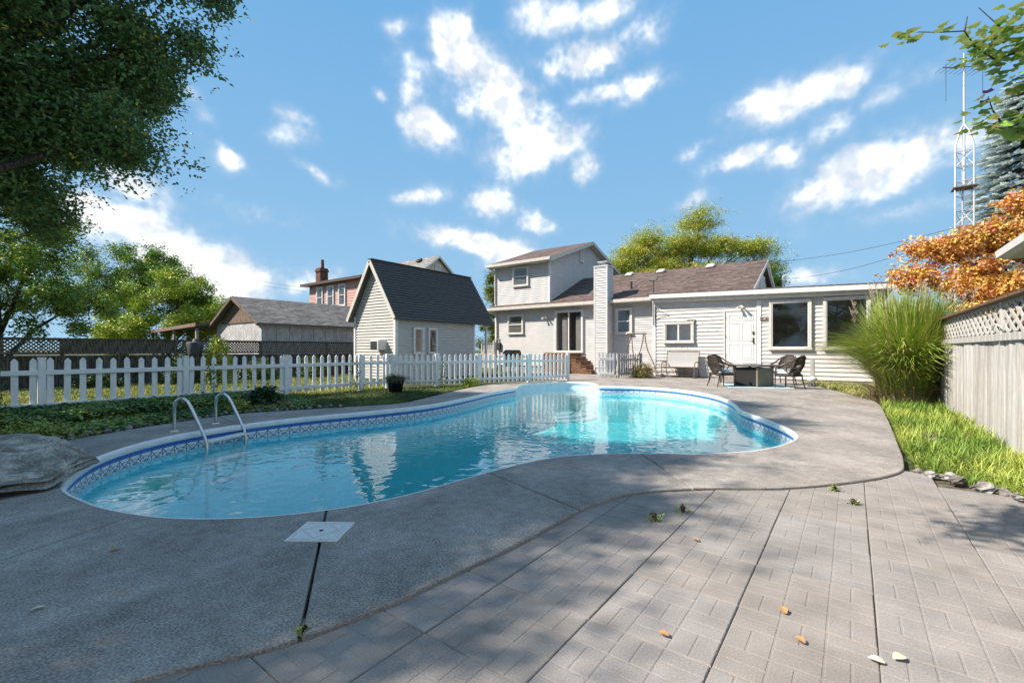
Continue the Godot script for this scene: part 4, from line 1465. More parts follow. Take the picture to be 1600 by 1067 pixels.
# a criss-cross of slats in a frame between two points, one mesh
func lattice(st: SurfaceTool, a: Vector3, b: Vector3, h: float, pitch: float, w: float, layers := [1, -1]) -> void:
	var d := (b - a).normalized()
	var l := (b - a).length()
	var nrm := d.cross(Vector3.UP)
	for s in layers:
		var x := -h
		while x < l:
			var x0 := x; var x1 := x + h
			var y0 := 0.0; var y1 := h
			if x0 < 0: y0 = -x0; x0 = 0.0
			if x1 > l: y1 = h - (x1 - l); x1 = l
			if x1 - x0 > 0.03:
				if s < 0: y0 = h - y0; y1 = h - y1
				var p: Vector3 = a + d * x0 + Vector3(0, y0, 0) + nrm * 0.005 * s
				var q: Vector3 = a + d * x1 + Vector3(0, y1, 0) + nrm * 0.005 * s
				var f := (q - p).normalized()
				var side := f.cross(nrm).normalized() * w / 2
				var t := nrm * 0.004
				quad(st, p - side + t, q - side + t, q + side + t, p + side + t)
				quad(st, p + side - t, q + side - t, q - side - t, p - side - t)
			x += pitch

# privacy fence of upright boards with a lattice band on top
func board_fence(called: String, label: String, a: Vector2, b: Vector2, bay: float, low: float, high: float, mats: Array, bw: float, gap: float, dense := []) -> void:
	var f := thing(called, (a.x + b.x) / 2, 0, (a.y + b.y) / 2, label, "fence")
	org = f.position
	var d := (b - a).normalized()
	var l := a.distance_to(b)
	var turn := atan2(d.y, d.x)
	var side := Vector2(d.y, -d.x)   # towards the pool
	var bays := int(round(l / bay))
	var meshes := []
	for v in 3:
		var st := begin()
		cbox(st, Transform3D(Basis(), Vector3(0, low / 2, 0)), Vector3(bw, low, 0.02), 0.004)
		meshes.append(mesh_of(st, M[mats[v]]))
	var x := bw / 2
	var k := 0
	while x < l:
		var q: Vector2 = a + d * x + side * ((0.022 if k % 2 else -0.022) if gap > 0.03 else 0.025)
		var o := put("board", meshes[rng.randi_range(0, 2)], f)
		o.position = pt(q.x, -0.05 + rng.randf_range(-0.01, 0.0), q.y)
		o.rotation = Vector3(0, turn + rng.randf_range(-0.02, 0.02), rng.randf_range(-0.004, 0.004))
		x += bw + (gap if gap < 0.03 else -0.02)
		k += 1
	for i in bays + 1:
		var q := a + d * (l * i / bays)
		var st := begin()
		cbox(st, Transform3D(Basis(Vector3.UP, turn), pt(q.x, high / 2 - 0.05, q.y)), Vector3(0.10, high + 0.1, 0.10), 0.008)
		obj("post", st, M[mats[0]], f)
	for i in bays:
		var p := a + d * (l * i / bays + 0.05); var q := a + d * (l * (i + 1) / bays - 0.05)
		for r in [[low + 0.015, 0.05, 0.07], [high - 0.03, 0.05, 0.05]]:
			var st := begin()
			bar(st, pt(p.x, r[0], p.y), pt(q.x, r[0], q.y), r[1], r[2])
			obj("rail", st, M[mats[1]], f)
		var cp := begin()
		bar(cp, pt(p.x - d.x * 0.04, high + 0.012, p.y - d.y * 0.04), pt(q.x + d.x * 0.04, high + 0.012, q.y + d.y * 0.04), 0.13, 0.03)
		obj("cap_rail", cp, M[mats[2]], f)
		var lt := begin()
		lattice(lt, pt(p.x, low + 0.05, p.y), pt(q.x, low + 0.05, q.y), high - low - 0.1, 0.045 if i in dense else 0.105, 0.036, [1, -1])
		tag(obj("lattice", lt, M[mats[1]], f), "", "", "", "stuff")
	org = Vector3.ZERO

func make_board_fences() -> void:
	rng.seed = 14
	board_fence("board_fence", "dark weathered board fence with lattice top at the far left", Vector2(-19.6, -3.0), Vector2(-19.6, 20.6), 2.95, 1.02, 1.48, ["old board a", "old board b", "old board c"], 0.16, 0.08, [2])
	board_fence("board_fence", "weathered lattice-topped fence between the shed and the house corner", Vector2(-19.4, 22.6), Vector2(-16.3, 22.6), 1.6, 1.05, 1.55, ["weathered a", "weathered b", "weathered c"], 0.14, 0.0)
	# the bright fence on the right: slats of its lattice one by one
	var f := thing("privacy_fence", 1.5, 0, 6, "sunlit grey board fence with lattice top and brown cap rail", "fence")
	org = f.position
	var mats := ["weathered a", "weathered b", "weathered c"]
	var n := -2.4
	while n < 13.3:
		var w := rng.randf_range(0.25, 0.33)
		var st := begin()
		var lean := rng.randf_range(-0.006, 0.006)
		cbox(st, Transform3D(Basis(Vector3.UP, PI / 2 + rng.randf_range(-0.08, 0.08)) * Basis(Vector3.FORWARD, lean), pt(1.50 + rng.randf_range(-0.012, 0.012), 0.63, n + w / 2)), Vector3(w - 0.026, 1.36, 0.03), 0.012)
		obj("board", st, M[mats[rng.randi_range(0, 2)]], f)
		n += w
	for q in [[13.3, 1.74], [8.3, 1.78], [4.95, 1.86], [2.0, 1.84], [-1.0, 1.84]]:
		var st := begin()
		cbox(st, at(1.54, q[1] / 2 - 0.05, q[0]), Vector3(0.10, q[1] + 0.1, 0.10), 0.01)
		obj("post", st, M["weathered b"], f)
	var bays := [[13.27, 8.32, 1.78], [8.28, 4.98, 1.78], [4.92, 2.03, 1.84], [1.97, -0.97, 1.84]]
	for b in bays:
		var lo := 1.30; var hi: float = b[2] - 0.05
		var st := begin()
		bar(st, pt(1.465, lo, b[0]), pt(1.465, lo, b[1]), 0.04, 0.09)
		obj("rail", st, M["weathered a"], f)
		st = begin()
		bar(st, pt(1.49, hi + 0.04, b[0] + 0.03), pt(1.49, hi + 0.04, b[1] - 0.03), 0.15, 0.04)
		obj("cap_rail", st, M["cap brown" if b[2] < 1.8 else "weathered b"], f)
		st = begin()
		bar(st, pt(1.53, hi, b[0]), pt(1.53, hi, b[1]), 0.04, 0.06)
		obj("rail", st, M["weathered c"], f)
		var hgt := hi - lo - 0.07
		var run := hgt * 1.9
		for side in [1, -1]:
			var x := -run
			var l: float = b[0] - b[1]
			while x < l:
				var x0 := x; var x1 := x + run; var y0 := 0.0; var y1 := hgt
				if x0 < 0: y0 = -x0 / 1.9; x0 = 0
				if x1 > l: y1 = hgt - (x1 - l) / 1.9; x1 = l
				if x1 - x0 > 0.08:
					if side < 0: y0 = hgt - y0; y1 = hgt - y1
					st = begin()
					var e: float = 1.515 + side * 0.006
					var p := pt(e, lo + 0.045 + y0, b[0] - x0); var q := pt(e, lo + 0.045 + y1, b[0] - x1)
					var fd := (q - p).normalized()
					cbox(st, Transform3D(Basis(fd, Vector3.RIGHT.cross(fd), Vector3.RIGHT), (p + q) / 2), Vector3((q - p).length(), 0.058, 0.011), 0.002)
					obj("lattice_slat", st, M[mats[rng.randi_range(0, 2)]], f)
				x += 0.30
	# cord tied at the end post
	st_cord(f)
	org = Vector3.ZERO

func st_cord(f: Node) -> void:
	var st := begin()
	tube(st, [pt(1.44, 1.45, 8.7), pt(1.43, 1.40, 8.4), pt(1.44, 1.47, 8.25), pt(1.43, 1.42, 7.9)], 0.008, 6)
	tag(obj("cord", st, M["plastic white"], f), "white cord tied round the post")

# ---------------------------------------------------------------- plants
# a folded leaf from base along dir; two halves meeting at the midrib
func leaf(st: SurfaceTool, base: Vector3, dir: Vector3, up: Vector3, l: float, w: float) -> void:
	var side := dir.cross(up).normalized()
	var nn := side.cross(dir).normalized()
	var tip := base + dir * l - nn * l * 0.12
	var m := base + dir * l * 0.45 - nn * l * 0.03
	var a := m + side * w / 2 + nn * w * 0.16
	var b := m - side * w / 2 + nn * w * 0.16
	tri(st, base, a, tip)
	tri(st, base, tip, b)

func sprig_mesh(count: int, l: float, w: float, spread: float, sd: int, m := "leaf") -> ArrayMesh:
	var r := RandomNumberGenerator.new()
	r.seed = sd
	var st := begin()
	for k in count:
		var t := float(k) / count
		var a := r.randf() * TAU
		var base := Vector3(r.randf_range(-1, 1) * 0.35, r.randf_range(-1, 1) * 0.35, t - 0.5) * spread
		var dir := Vector3(cos(a), r.randf_range(-0.7, 0.35), sin(a)).normalized()
		leaf(st, base, dir, (Vector3.UP + Vector3(r.randf_range(-0.6, 0.6), 0, r.randf_range(-0.6, 0.6))).normalized(), l * r.randf_range(0.7, 1.15), w * r.randf_range(0.8, 1.1))
	return mesh_of(st, M[m])

func spin(r: RandomNumberGenerator, size: float) -> Basis:
	return (Basis(Vector3.UP, r.randf() * TAU) * Basis(Vector3.RIGHT, r.randf_range(-0.8, 0.8)) * Basis(Vector3.FORWARD, r.randf_range(-0.8, 0.8))).scaled(Vector3.ONE * size)

func rand_dir(r: RandomNumberGenerator) -> Vector3:
	var y := r.randf_range(-1, 1)
	var a := r.randf() * TAU
	return Vector3(cos(a) * sqrt(1 - y * y), y, sin(a) * sqrt(1 - y * y))

# a tree: trunk, limbs to each lobe of the crown, and leaf sprigs in clumps; lobes are [e, y, n, radius] in metres from the foot
func tree(called: String, e: float, n: float, label: String, trunk_r: float, lobes: Array, sprigs: int, clump: float, leaf_l: float, tints: Array, sd: int, o := {}) -> Node3D:
	var t := thing(called, e, 0, n, label, o.get("category", "tree"), o.get("group", ""))
	var r := RandomNumberGenerator.new()
	r.seed = sd
	var mid := Vector3.ZERO
	var low := 99.0
	for l in lobes:
		mid += Vector3(l[0], l[1], -l[2]) / lobes.size()
		low = minf(low, l[1] - l[3])
	var fork := Vector3(mid.x * 0.3, maxf(o.get("fork", low * 0.8), 0.3), mid.z * 0.3)
	var st := begin()
	var path := []
	var rad := []
	for k in 6:
		var f := k / 5.0
		path.append(Vector3(fork.x * f * f, fork.y * f - 0.1, fork.z * f * f) + Vector3(r.randf_range(-1, 1), 0, r.randf_range(-1, 1)) * trunk_r * 0.3)
		rad.append(trunk_r * (1.25 - 0.5 * f) if k else trunk_r * 1.5)
	var top := mid + Vector3(0, 0.4, 0)
	for k in range(1, 4):
		path.append(path[5].lerp(top, k / 3.0))
		rad.append(trunk_r * (0.75 - 0.22 * k))
	tube(st, path, rad, 9)
	obj("trunk", st, M[o.get("bark", "bark")], t)
	var limbs := begin()
	var clumps := []
	var total := 0.0
	for l in lobes: total += l[3] * l[3]
	for l in lobes:
		var c := Vector3(l[0], l[1], -l[2])
		var from: Vector3 = path[r.randi_range(4, 6)]
		var bend := from.lerp(c, 0.5) + Vector3(0, l[3] * 0.2, 0)
		tube(limbs, [from, bend, c], [trunk_r * 0.45, trunk_r * 0.3, trunk_r * 0.12], 6)
		var cn := maxi(4, int(o.get("clumps", 90) * l[3] * l[3] / total))
		for k in cn:
			var d := rand_dir(r)
			d.y *= o.get("flat", 0.8)
			var p: Vector3 = c + d * l[3] * pow(r.randf(), 0.4)
			clumps.append([p, clump * r.randf_range(0.65, 1.3), r.randf()])
			if k % 3 == 0:
				tube(limbs, [c, c.lerp(p, 0.5) + rand_dir(r) * 0.1, p], [trunk_r * 0.14, trunk_r * 0.08, 0.006], 5)
	obj("limbs", limbs, M[o.get("bark", "bark")], t)
	var where := [[], []]
	var cols := [[], []]
	for k in sprigs:
		var c = clumps[r.randi_range(0, clumps.size() - 1)]
		var q: Vector3 = Vector3(r.randfn(), r.randfn() * o.get("flat", 0.8), r.randfn()) * c[1] * 0.5
		var v := k % 2
		where[v].append(Transform3D(spin(r, r.randf_range(0.75, 1.2)), c[0] + q))
		var col: Color = tints[0].lerp(tints[1], clampf(c[2] * 0.6 + r.randf() * 0.5, 0, 1))
		if tints.size() > 2 and r.randf() < o.get("third", 0.12): col = tints[2]
		cols[v].append(col * r.randf_range(0.8, 1.2))
	for v in 2:
		many("crown", sprig_mesh(o.get("leaves", 7), leaf_l, leaf_l * o.get("width", 0.62), leaf_l * o.get("spread", 3.0), sd * 2 + v), where[v], cols[v], t)
	return t

func blade_mesh(h: float, w: float, blades: int, lean: float, sd: int, droop := 0.5) -> ArrayMesh:
	var r := RandomNumberGenerator.new()
	r.seed = sd
	var st := begin()
	for k in blades:
		var a := r.randf() * TAU
		var d := Vector3(cos(a), 0, sin(a))
		var s := Vector3(-d.z, 0, d.x)
		var hh := h * r.randf_range(0.6, 1.1)
		var le := lean * r.randf_range(0.3, 1.2)
		var b := d * r.randf() * 0.3 * h * lean
		var last := []
		for i in 5:
			var f := i / 4.0
			var c := b + d * hh * le * f * f + Vector3(0, hh * (f - droop * le * f * f * f), 0)
			var ww := w * (1.0 - f * f) * 0.5 + 0.0004
			var cur := [c - s * ww, c + s * ww]
			if i: quad(st, last[0], last[1], cur[1], cur[0])
			last = cur
	return mesh_of(st, M["blade"])

func inside(poly: PackedVector2Array, p: Vector2) -> bool:
	return Geometry2D.is_point_in_polygon(p, poly)

func scatter_grass(called: String, label: String, poly: Array, count: int, meshes: Array, tints: Array, size: Vector2, sd: int, y := -0.06, avoid := PackedVector2Array()) -> void:
	var pp := PackedVector2Array(v2s(poly))
	var lo := pp[0]; var hi := pp[0]
	for q in pp:
		lo = lo.min(q); hi = hi.max(q)
	var r := RandomNumberGenerator.new()
	r.seed = sd
	var f := noise(0.6, 3, sd)
	var where := []
	var cols := []
	var holder := Node3D.new()
	holder.name = numbered(called)
	add_child(holder)
	tag(holder, label, "grass" if called != "ground_cover" else "ground cover", "", "stuff")
	for m in meshes:
		where.append([]); cols.append([])
	var tries := 0
	var made := 0
	while made < count and tries < count * 6:
		tries += 1
		var q := Vector2(r.randf_range(lo.x, hi.x), r.randf_range(lo.y, hi.y))
		if not inside(pp, q) or (avoid.size() and inside(avoid, q)): continue
		if called == "lush_grass" and f.get_noise_2d(q.x * 3.0, q.y * 3.0) < -0.18: continue
		made += 1
		var k := r.randi_range(0, meshes.size() - 1)
		var s := r.randf_range(size.x, size.y)
		where[k].append(Transform3D(Basis(Vector3.UP, r.randf() * TAU).scaled(Vector3(s, s * r.randf_range(0.75, 1.2), s)), Vector3(q.x, y, -q.y)))
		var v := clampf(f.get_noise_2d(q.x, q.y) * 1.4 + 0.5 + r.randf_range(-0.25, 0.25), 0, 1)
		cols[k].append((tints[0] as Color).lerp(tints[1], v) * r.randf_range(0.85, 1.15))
	for k in meshes.size():
		many("blades" if called != "ground_cover" else "leaves", meshes[k], where[k], cols[k], holder)

# a low leafy plant of sprigs piled over a mound
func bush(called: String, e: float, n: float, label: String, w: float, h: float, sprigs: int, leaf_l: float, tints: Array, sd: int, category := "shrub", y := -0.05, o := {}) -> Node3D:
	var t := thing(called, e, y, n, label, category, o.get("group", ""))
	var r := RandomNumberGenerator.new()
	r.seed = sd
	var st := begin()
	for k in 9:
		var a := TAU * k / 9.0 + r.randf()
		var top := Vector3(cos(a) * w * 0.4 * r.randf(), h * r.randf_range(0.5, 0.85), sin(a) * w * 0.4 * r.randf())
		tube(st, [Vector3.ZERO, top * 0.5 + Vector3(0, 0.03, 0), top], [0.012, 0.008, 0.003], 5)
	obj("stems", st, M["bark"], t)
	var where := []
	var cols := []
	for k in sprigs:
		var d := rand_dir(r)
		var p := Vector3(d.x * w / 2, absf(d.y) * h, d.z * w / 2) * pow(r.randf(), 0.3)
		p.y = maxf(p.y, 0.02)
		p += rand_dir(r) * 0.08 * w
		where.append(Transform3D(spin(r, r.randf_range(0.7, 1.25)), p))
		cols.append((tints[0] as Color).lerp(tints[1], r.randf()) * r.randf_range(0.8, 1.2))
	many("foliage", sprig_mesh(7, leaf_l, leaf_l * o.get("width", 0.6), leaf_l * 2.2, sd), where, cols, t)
	return t

func make_trees() -> void:
	var dark := [Color(0.07, 0.15, 0.065), Color(0.16, 0.26, 0.095), Color(0.45, 0.42, 0.07)]
	# the big tree whose dark crown fills the upper left and shades the deck
	tree("shade_tree", -13.85, -2.2, "large dark green leafy tree overhanging the top left corner", 0.32, [[0.9, 8.6, 1.0, 2.6], [1.6, 6.6, 3.2, 1.8], [0.0, 7.6, 4.6, 1.9], [2.3, 8.9, 4.3, 1.6], [2.4, 7.4, 5.1, 1.1], [3.0, 9.6, 5.6, 1.2], [0.5, 5.4, 4.0, 1.2], [0.7, 4.6, 3.0, 1.0], [-1.2, 5.6, 3.0, 1.6], [-2.8, 8.2, 0.4, 2.6], [-1.0, 10.6, 0.2, 2.6], [1.4, 11.2, 3.0, 2.4], [3.0, 8.8, -0.4, 2.2], [4.3, 7.6, 0.2, 1.3], [1.8, 7.4, -2.8, 2.3], [-0.9, 4.3, 4.0, 0.8], [1.8, 5.5, 4.7, 0.7]], 60000, 0.62, 0.10, dark, 101, {"clumps": 330, "fork": 3.0, "third": 0.03})
	# a second one behind it, out of the picture: its shade lies on the near deck and pavers
	tree("shade_tree", -11.6, -4.5, "dark green tree standing south of the deck beyond the frame", 0.28, [[0.4, 7.6, 0.6, 2.2], [2.0, 6.6, 1.9, 1.5], [2.4, 7.6, 0.2, 1.5], [-1.4, 7.0, 1.6, 1.9], [1.3, 5.6, -0.4, 1.5], [0.6, 9.0, -1.0, 1.8], [3.3, 6.3, 1.2, 0.9], [0.6, 5.4, 2.6, 1.2]], 20000, 0.55, 0.095, dark, 102, {"clumps": 150, "fork": 2.6, "third": 0.03})
	var mid := [Color(0.10, 0.20, 0.045), Color(0.25, 0.37, 0.07), Color(0.46, 0.50, 0.07)]
	var lime := [Color(0.19, 0.32, 0.045), Color(0.44, 0.55, 0.075), Color(0.60, 0.57, 0.08)]
	tree("yard_tree", -27.5, 2.2, "green bushy tree beyond the far left fence, under the dark crown", 0.22, [[0, 4.2, 0, 2.4], [1.6, 2.8, 1.8, 1.6], [-1.4, 2.9, -1.6, 1.8], [1.2, 2.2, -1.6, 1.4], [0.4, 5.8, 1.4, 1.4]], 7000, 0.5, 0.13, mid, 103, {"clumps": 120, "group": ""})
	tree("yard_tree", -35.2, 10.2, "sunlit lime green tree left of the garage lean-to", 0.2, [[0, 4.4, 0, 2.4], [2.1, 3.2, 1.8, 1.8], [-0.8, 3.0, 2.3, 1.7], [0.9, 2.4, -2.0, 1.6], [-2.2, 3.9, -1.5, 1.8], [2.4, 2.2, 0.2, 1.5], [-2.4, 2.0, -2.2, 1.5]], 9500, 0.5, 0.14, lime, 104, {"clumps": 150, "third": 0.2})
	tree("yard_tree", -38.5, 8.6, "taller mid green tree rising behind the lime green one", 0.25, [[0, 6.2, 0, 2.4], [2.2, 5.6, 1.9, 1.7], [3.0, 4.6, 3.2, 1.3], [-2.2, 5.0, -1.5, 2.0], [0.8, 7.2, 1.4, 1.3]], 6500, 0.5, 0.14, mid, 105, {"clumps": 110})
	tree("yard_tree", -30, -3.5, "deep green tree at the left edge beyond the fence", 0.25, [[0, 4.4, 0, 2.7], [1.6, 3.0, 2.8, 2.0], [2.4, 1.8, 3.4, 1.5], [-2, 5.6, 2, 2.4]], 6500, 0.55, 0.13, [Color(0.03, 0.065, 0.025), Color(0.08, 0.15, 0.04)], 106, {"clumps": 110})
	tree("yard_tree", -42, 14, "far off round green tree top above the lean-to roof", 0.2, [[0, 3.6, 0, 1.8], [1.4, 3.0, 0.6, 1.4]], 2200, 0.45, 0.16, lime, 107, {"clumps": 50})
	tree("yard_tree", -44, 27, "small green tree top showing above the garage ridge", 0.2, [[0, 6.6, 0, 1.5], [1.2, 6.2, 0.6, 1.1]], 1600, 0.45, 0.16, mid, 108, {"clumps": 40})
	tree("yard_tree", -36.5, 33.5, "tree top peeping over the beige gabled house", 0.25, [[0, 9.2, 0, 1.8], [1.4, 8.4, 0.6, 1.4]], 2000, 0.45, 0.17, mid, 109, {"clumps": 40})
	tree("narrow_tree", -20.4, 25.6, "narrow olive green tree between the shed and the house", 0.16, [[0, 5.0, 0, 1.3], [0.4, 3.4, 0.3, 1.6], [-0.3, 2.0, -0.2, 1.5], [0.9, 2.6, 0.8, 1.3], [-0.6, 6.3, 0, 0.7], [0.3, 0.9, 0.3, 1.4]], 6500, 0.36, 0.11, [Color(0.10, 0.15, 0.03), Color(0.24, 0.27, 0.045)], 110, {"clumps": 130})
	var gold := [Color(0.22, 0.36, 0.06), Color(0.50, 0.52, 0.08), Color(0.62, 0.44, 0.06)]
	tree("locust_tree", -10.6, 35.5, "spreading yellow-green tree rising behind the brown roof", 0.2, [[-4.6, 7.8, -0.6, 1.6], [-3.2, 8.9, 0, 1.8], [-2.4, 10.0, 0.3, 1.4], [-1, 8.1, 0.8, 2.0], [0.4, 9.1, 0.2, 1.9], [1.2, 10.6, 0.3, 1.3], [1.6, 11.5, 0.5, 0.7], [2.6, 8.8, 1.2, 1.7], [4.0, 8.5, 1.9, 1.2], [4.9, 8.8, 2.2, 0.9], [5.5, 8.3, 2.6, 0.6], [-4.9, 7.3, 0, 1.0], [2, 7.1, 0.5, 1.8], [-2, 6.9, 0, 1.8], [5, 7.3, 2.6, 1.2]], 24000, 1.05, 0.105, gold, 111, {"clumps": 300, "flat": 0.42, "third": 0.18, "fork": 5.0, "width": 0.5})
	tree("locust_tree", -5.3, 42, "sprig of a further tree beyond the right roof gable", 0.12, [[0, 7.4, 0, 0.8], [0.6, 6.6, 0.4, 0.7], [-0.9, 6.2, 0, 1.0]], 1300, 0.6, 0.13, mid, 112, {"clumps": 20})
	var fire := [Color(0.64, 0.30, 0.10), Color(0.70, 0.48, 0.12), Color(0.64, 0.22, 0.15)]
	tree("maple_tree", 3.4, 17.6, "orange and gold japanese maple in layered tiers beyond the fence", 0.09, [[-1.5, 3.9, -0.9, 0.75], [-0.6, 3.95, -1.2, 0.8], [0.4, 3.8, -1.2, 0.9], [-1.9, 3.1, -0.9, 0.6], [-1.0, 2.95, -1.2, 0.8], [0.0, 2.7, -1.4, 0.8], [0.9, 3.1, -1.5, 0.9], [0.6, 4.9, -0.4, 0.8], [1.2, 5.5, -0.2, 0.8], [1.8, 4.4, -0.8, 1.0], [-0.7, 2.2, -1.4, 0.7], [0.5, 2.1, -1.5, 0.8], [1.6, 2.4, -1.4, 0.9]], 9500, 0.40, 0.085, fire, 113, {"clumps": 220, "flat": 0.5, "third": 0.2, "fork": 1.0, "bark": "bark pale", "width": 0.8, "spread": 2.4})
	tree("overhanging_tree", 2.7, -2.6, "leafy tree behind the camera whose long bough reaches over the patio", 0.12, [[-5.3, 4.5, 3.9, 0.30], [-4.7, 4.6, 3.5, 0.38], [-3.6, 4.7, 2.7, 0.35], [-2.4, 4.7, 1.9, 0.4], [-0.4, 5.2, 0.4, 1.1], [0.5, 4.6, -0.8, 1.2]], 2200, 0.30, 0.09, mid, 117, {"clumps": 46, "fork": 2.2})
	conifer()
	# trees south of the yard, seen only as reflections in the windows
	for q in [[-7.5, -15.0, 114], [-1.5, -17.0, 115], [4.5, -16.0, 116]]:
		tree("back_tree", q[0], q[1], "green tree at the south end of the yard behind the camera", 0.25, [[0, 4.5, 0, 2.4], [1.6, 3.2, 0.8, 1.9], [-1.6, 3.0, 0.4, 1.9], [0.3, 6.4, 0.2, 1.6], [0, 1.6, 0.8, 1.6]], 3200, 0.55, 0.16, mid, q[2], {"clumps": 80, "group": "trees south of the yard"})

func conifer() -> void:
	var t := thing("spruce_tree", 6.6, 0, 32.5, "tall silvery blue spruce behind the antenna tower", "tree")
	var r := RandomNumberGenerator.new()
	r.seed = 120
	var st := begin()
	tube(st, [Vector3(0, -0.1, 0), Vector3(0, 7, 0), Vector3(0, 14.2, 0)], [0.3, 0.18, 0.02], 9)
	obj("trunk", st, M["bark"], t)
	# a spray: a drooping stem with needles to both sides
	var sp := begin()
	for k in 22:
		var f := k / 21.0
		var c := Vector3(0, -0.10 * f * f, f * 0.7)
		for s in [-1, 1]:
			leaf(sp, c, Vector3(s, r.randf_range(0.0, 0.5), 0.7).normalized(), Vector3.UP, 0.20 * (1.15 - f * 0.7), 0.035)
		leaf(sp, c, Vector3(r.randf_range(-0.4, 0.4), 0.9, 0.6).normalized(), Vector3.BACK, 0.13, 0.03)
	var spray := mesh_of(sp, M["needle"])
	var where := []
	var cols := []
	var boughs := begin()
	var y := 1.0
	while y < 14.0:
		var reach := 0.25 + 3.5 * pow(1.0 - y / 14.4, 0.85)
		var nb := int(7 + reach * 2)
		for b in nb:
			var a := TAU * b / nb + r.randf_range(-0.25, 0.25) + y
			var d := Vector3(cos(a), 0, sin(a))
			var len := reach * r.randf_range(0.75, 1.12)
			var tip := d * len + Vector3(0, y - 0.28 * len, 0)
			tube(boughs, [Vector3(0, y, 0), d * len * 0.55 + Vector3(0, y - 0.22 * len, 0), tip], [0.035, 0.02, 0.006], 4, false)
			var ns := int(4 + len * 7)
			for k in ns:
				var f := lerpf(0.25, 1.0, (k + 0.5) / ns)
				var p := d * len * f + Vector3(0, y - 0.34 * len * f + 0.08 * len * f * f, 0)
				var yaw := atan2(d.x, d.z) + r.randf_range(-1.0, 1.0) * (1.15 - f * 0.6)
				where.append(Transform3D((Basis(Vector3.UP, yaw) * Basis(Vector3.RIGHT, r.randf_range(-0.15, 0.3))).scaled(Vector3.ONE * r.randf_range(0.6, 1.05)), p))
				cols.append(Color(0.38, 0.45, 0.43).lerp(Color(0.66, 0.73, 0.72), r.randf()))
		y += 0.36
	obj("boughs", boughs, M["bark"], t)
	many("needles", spray, where, cols, t)

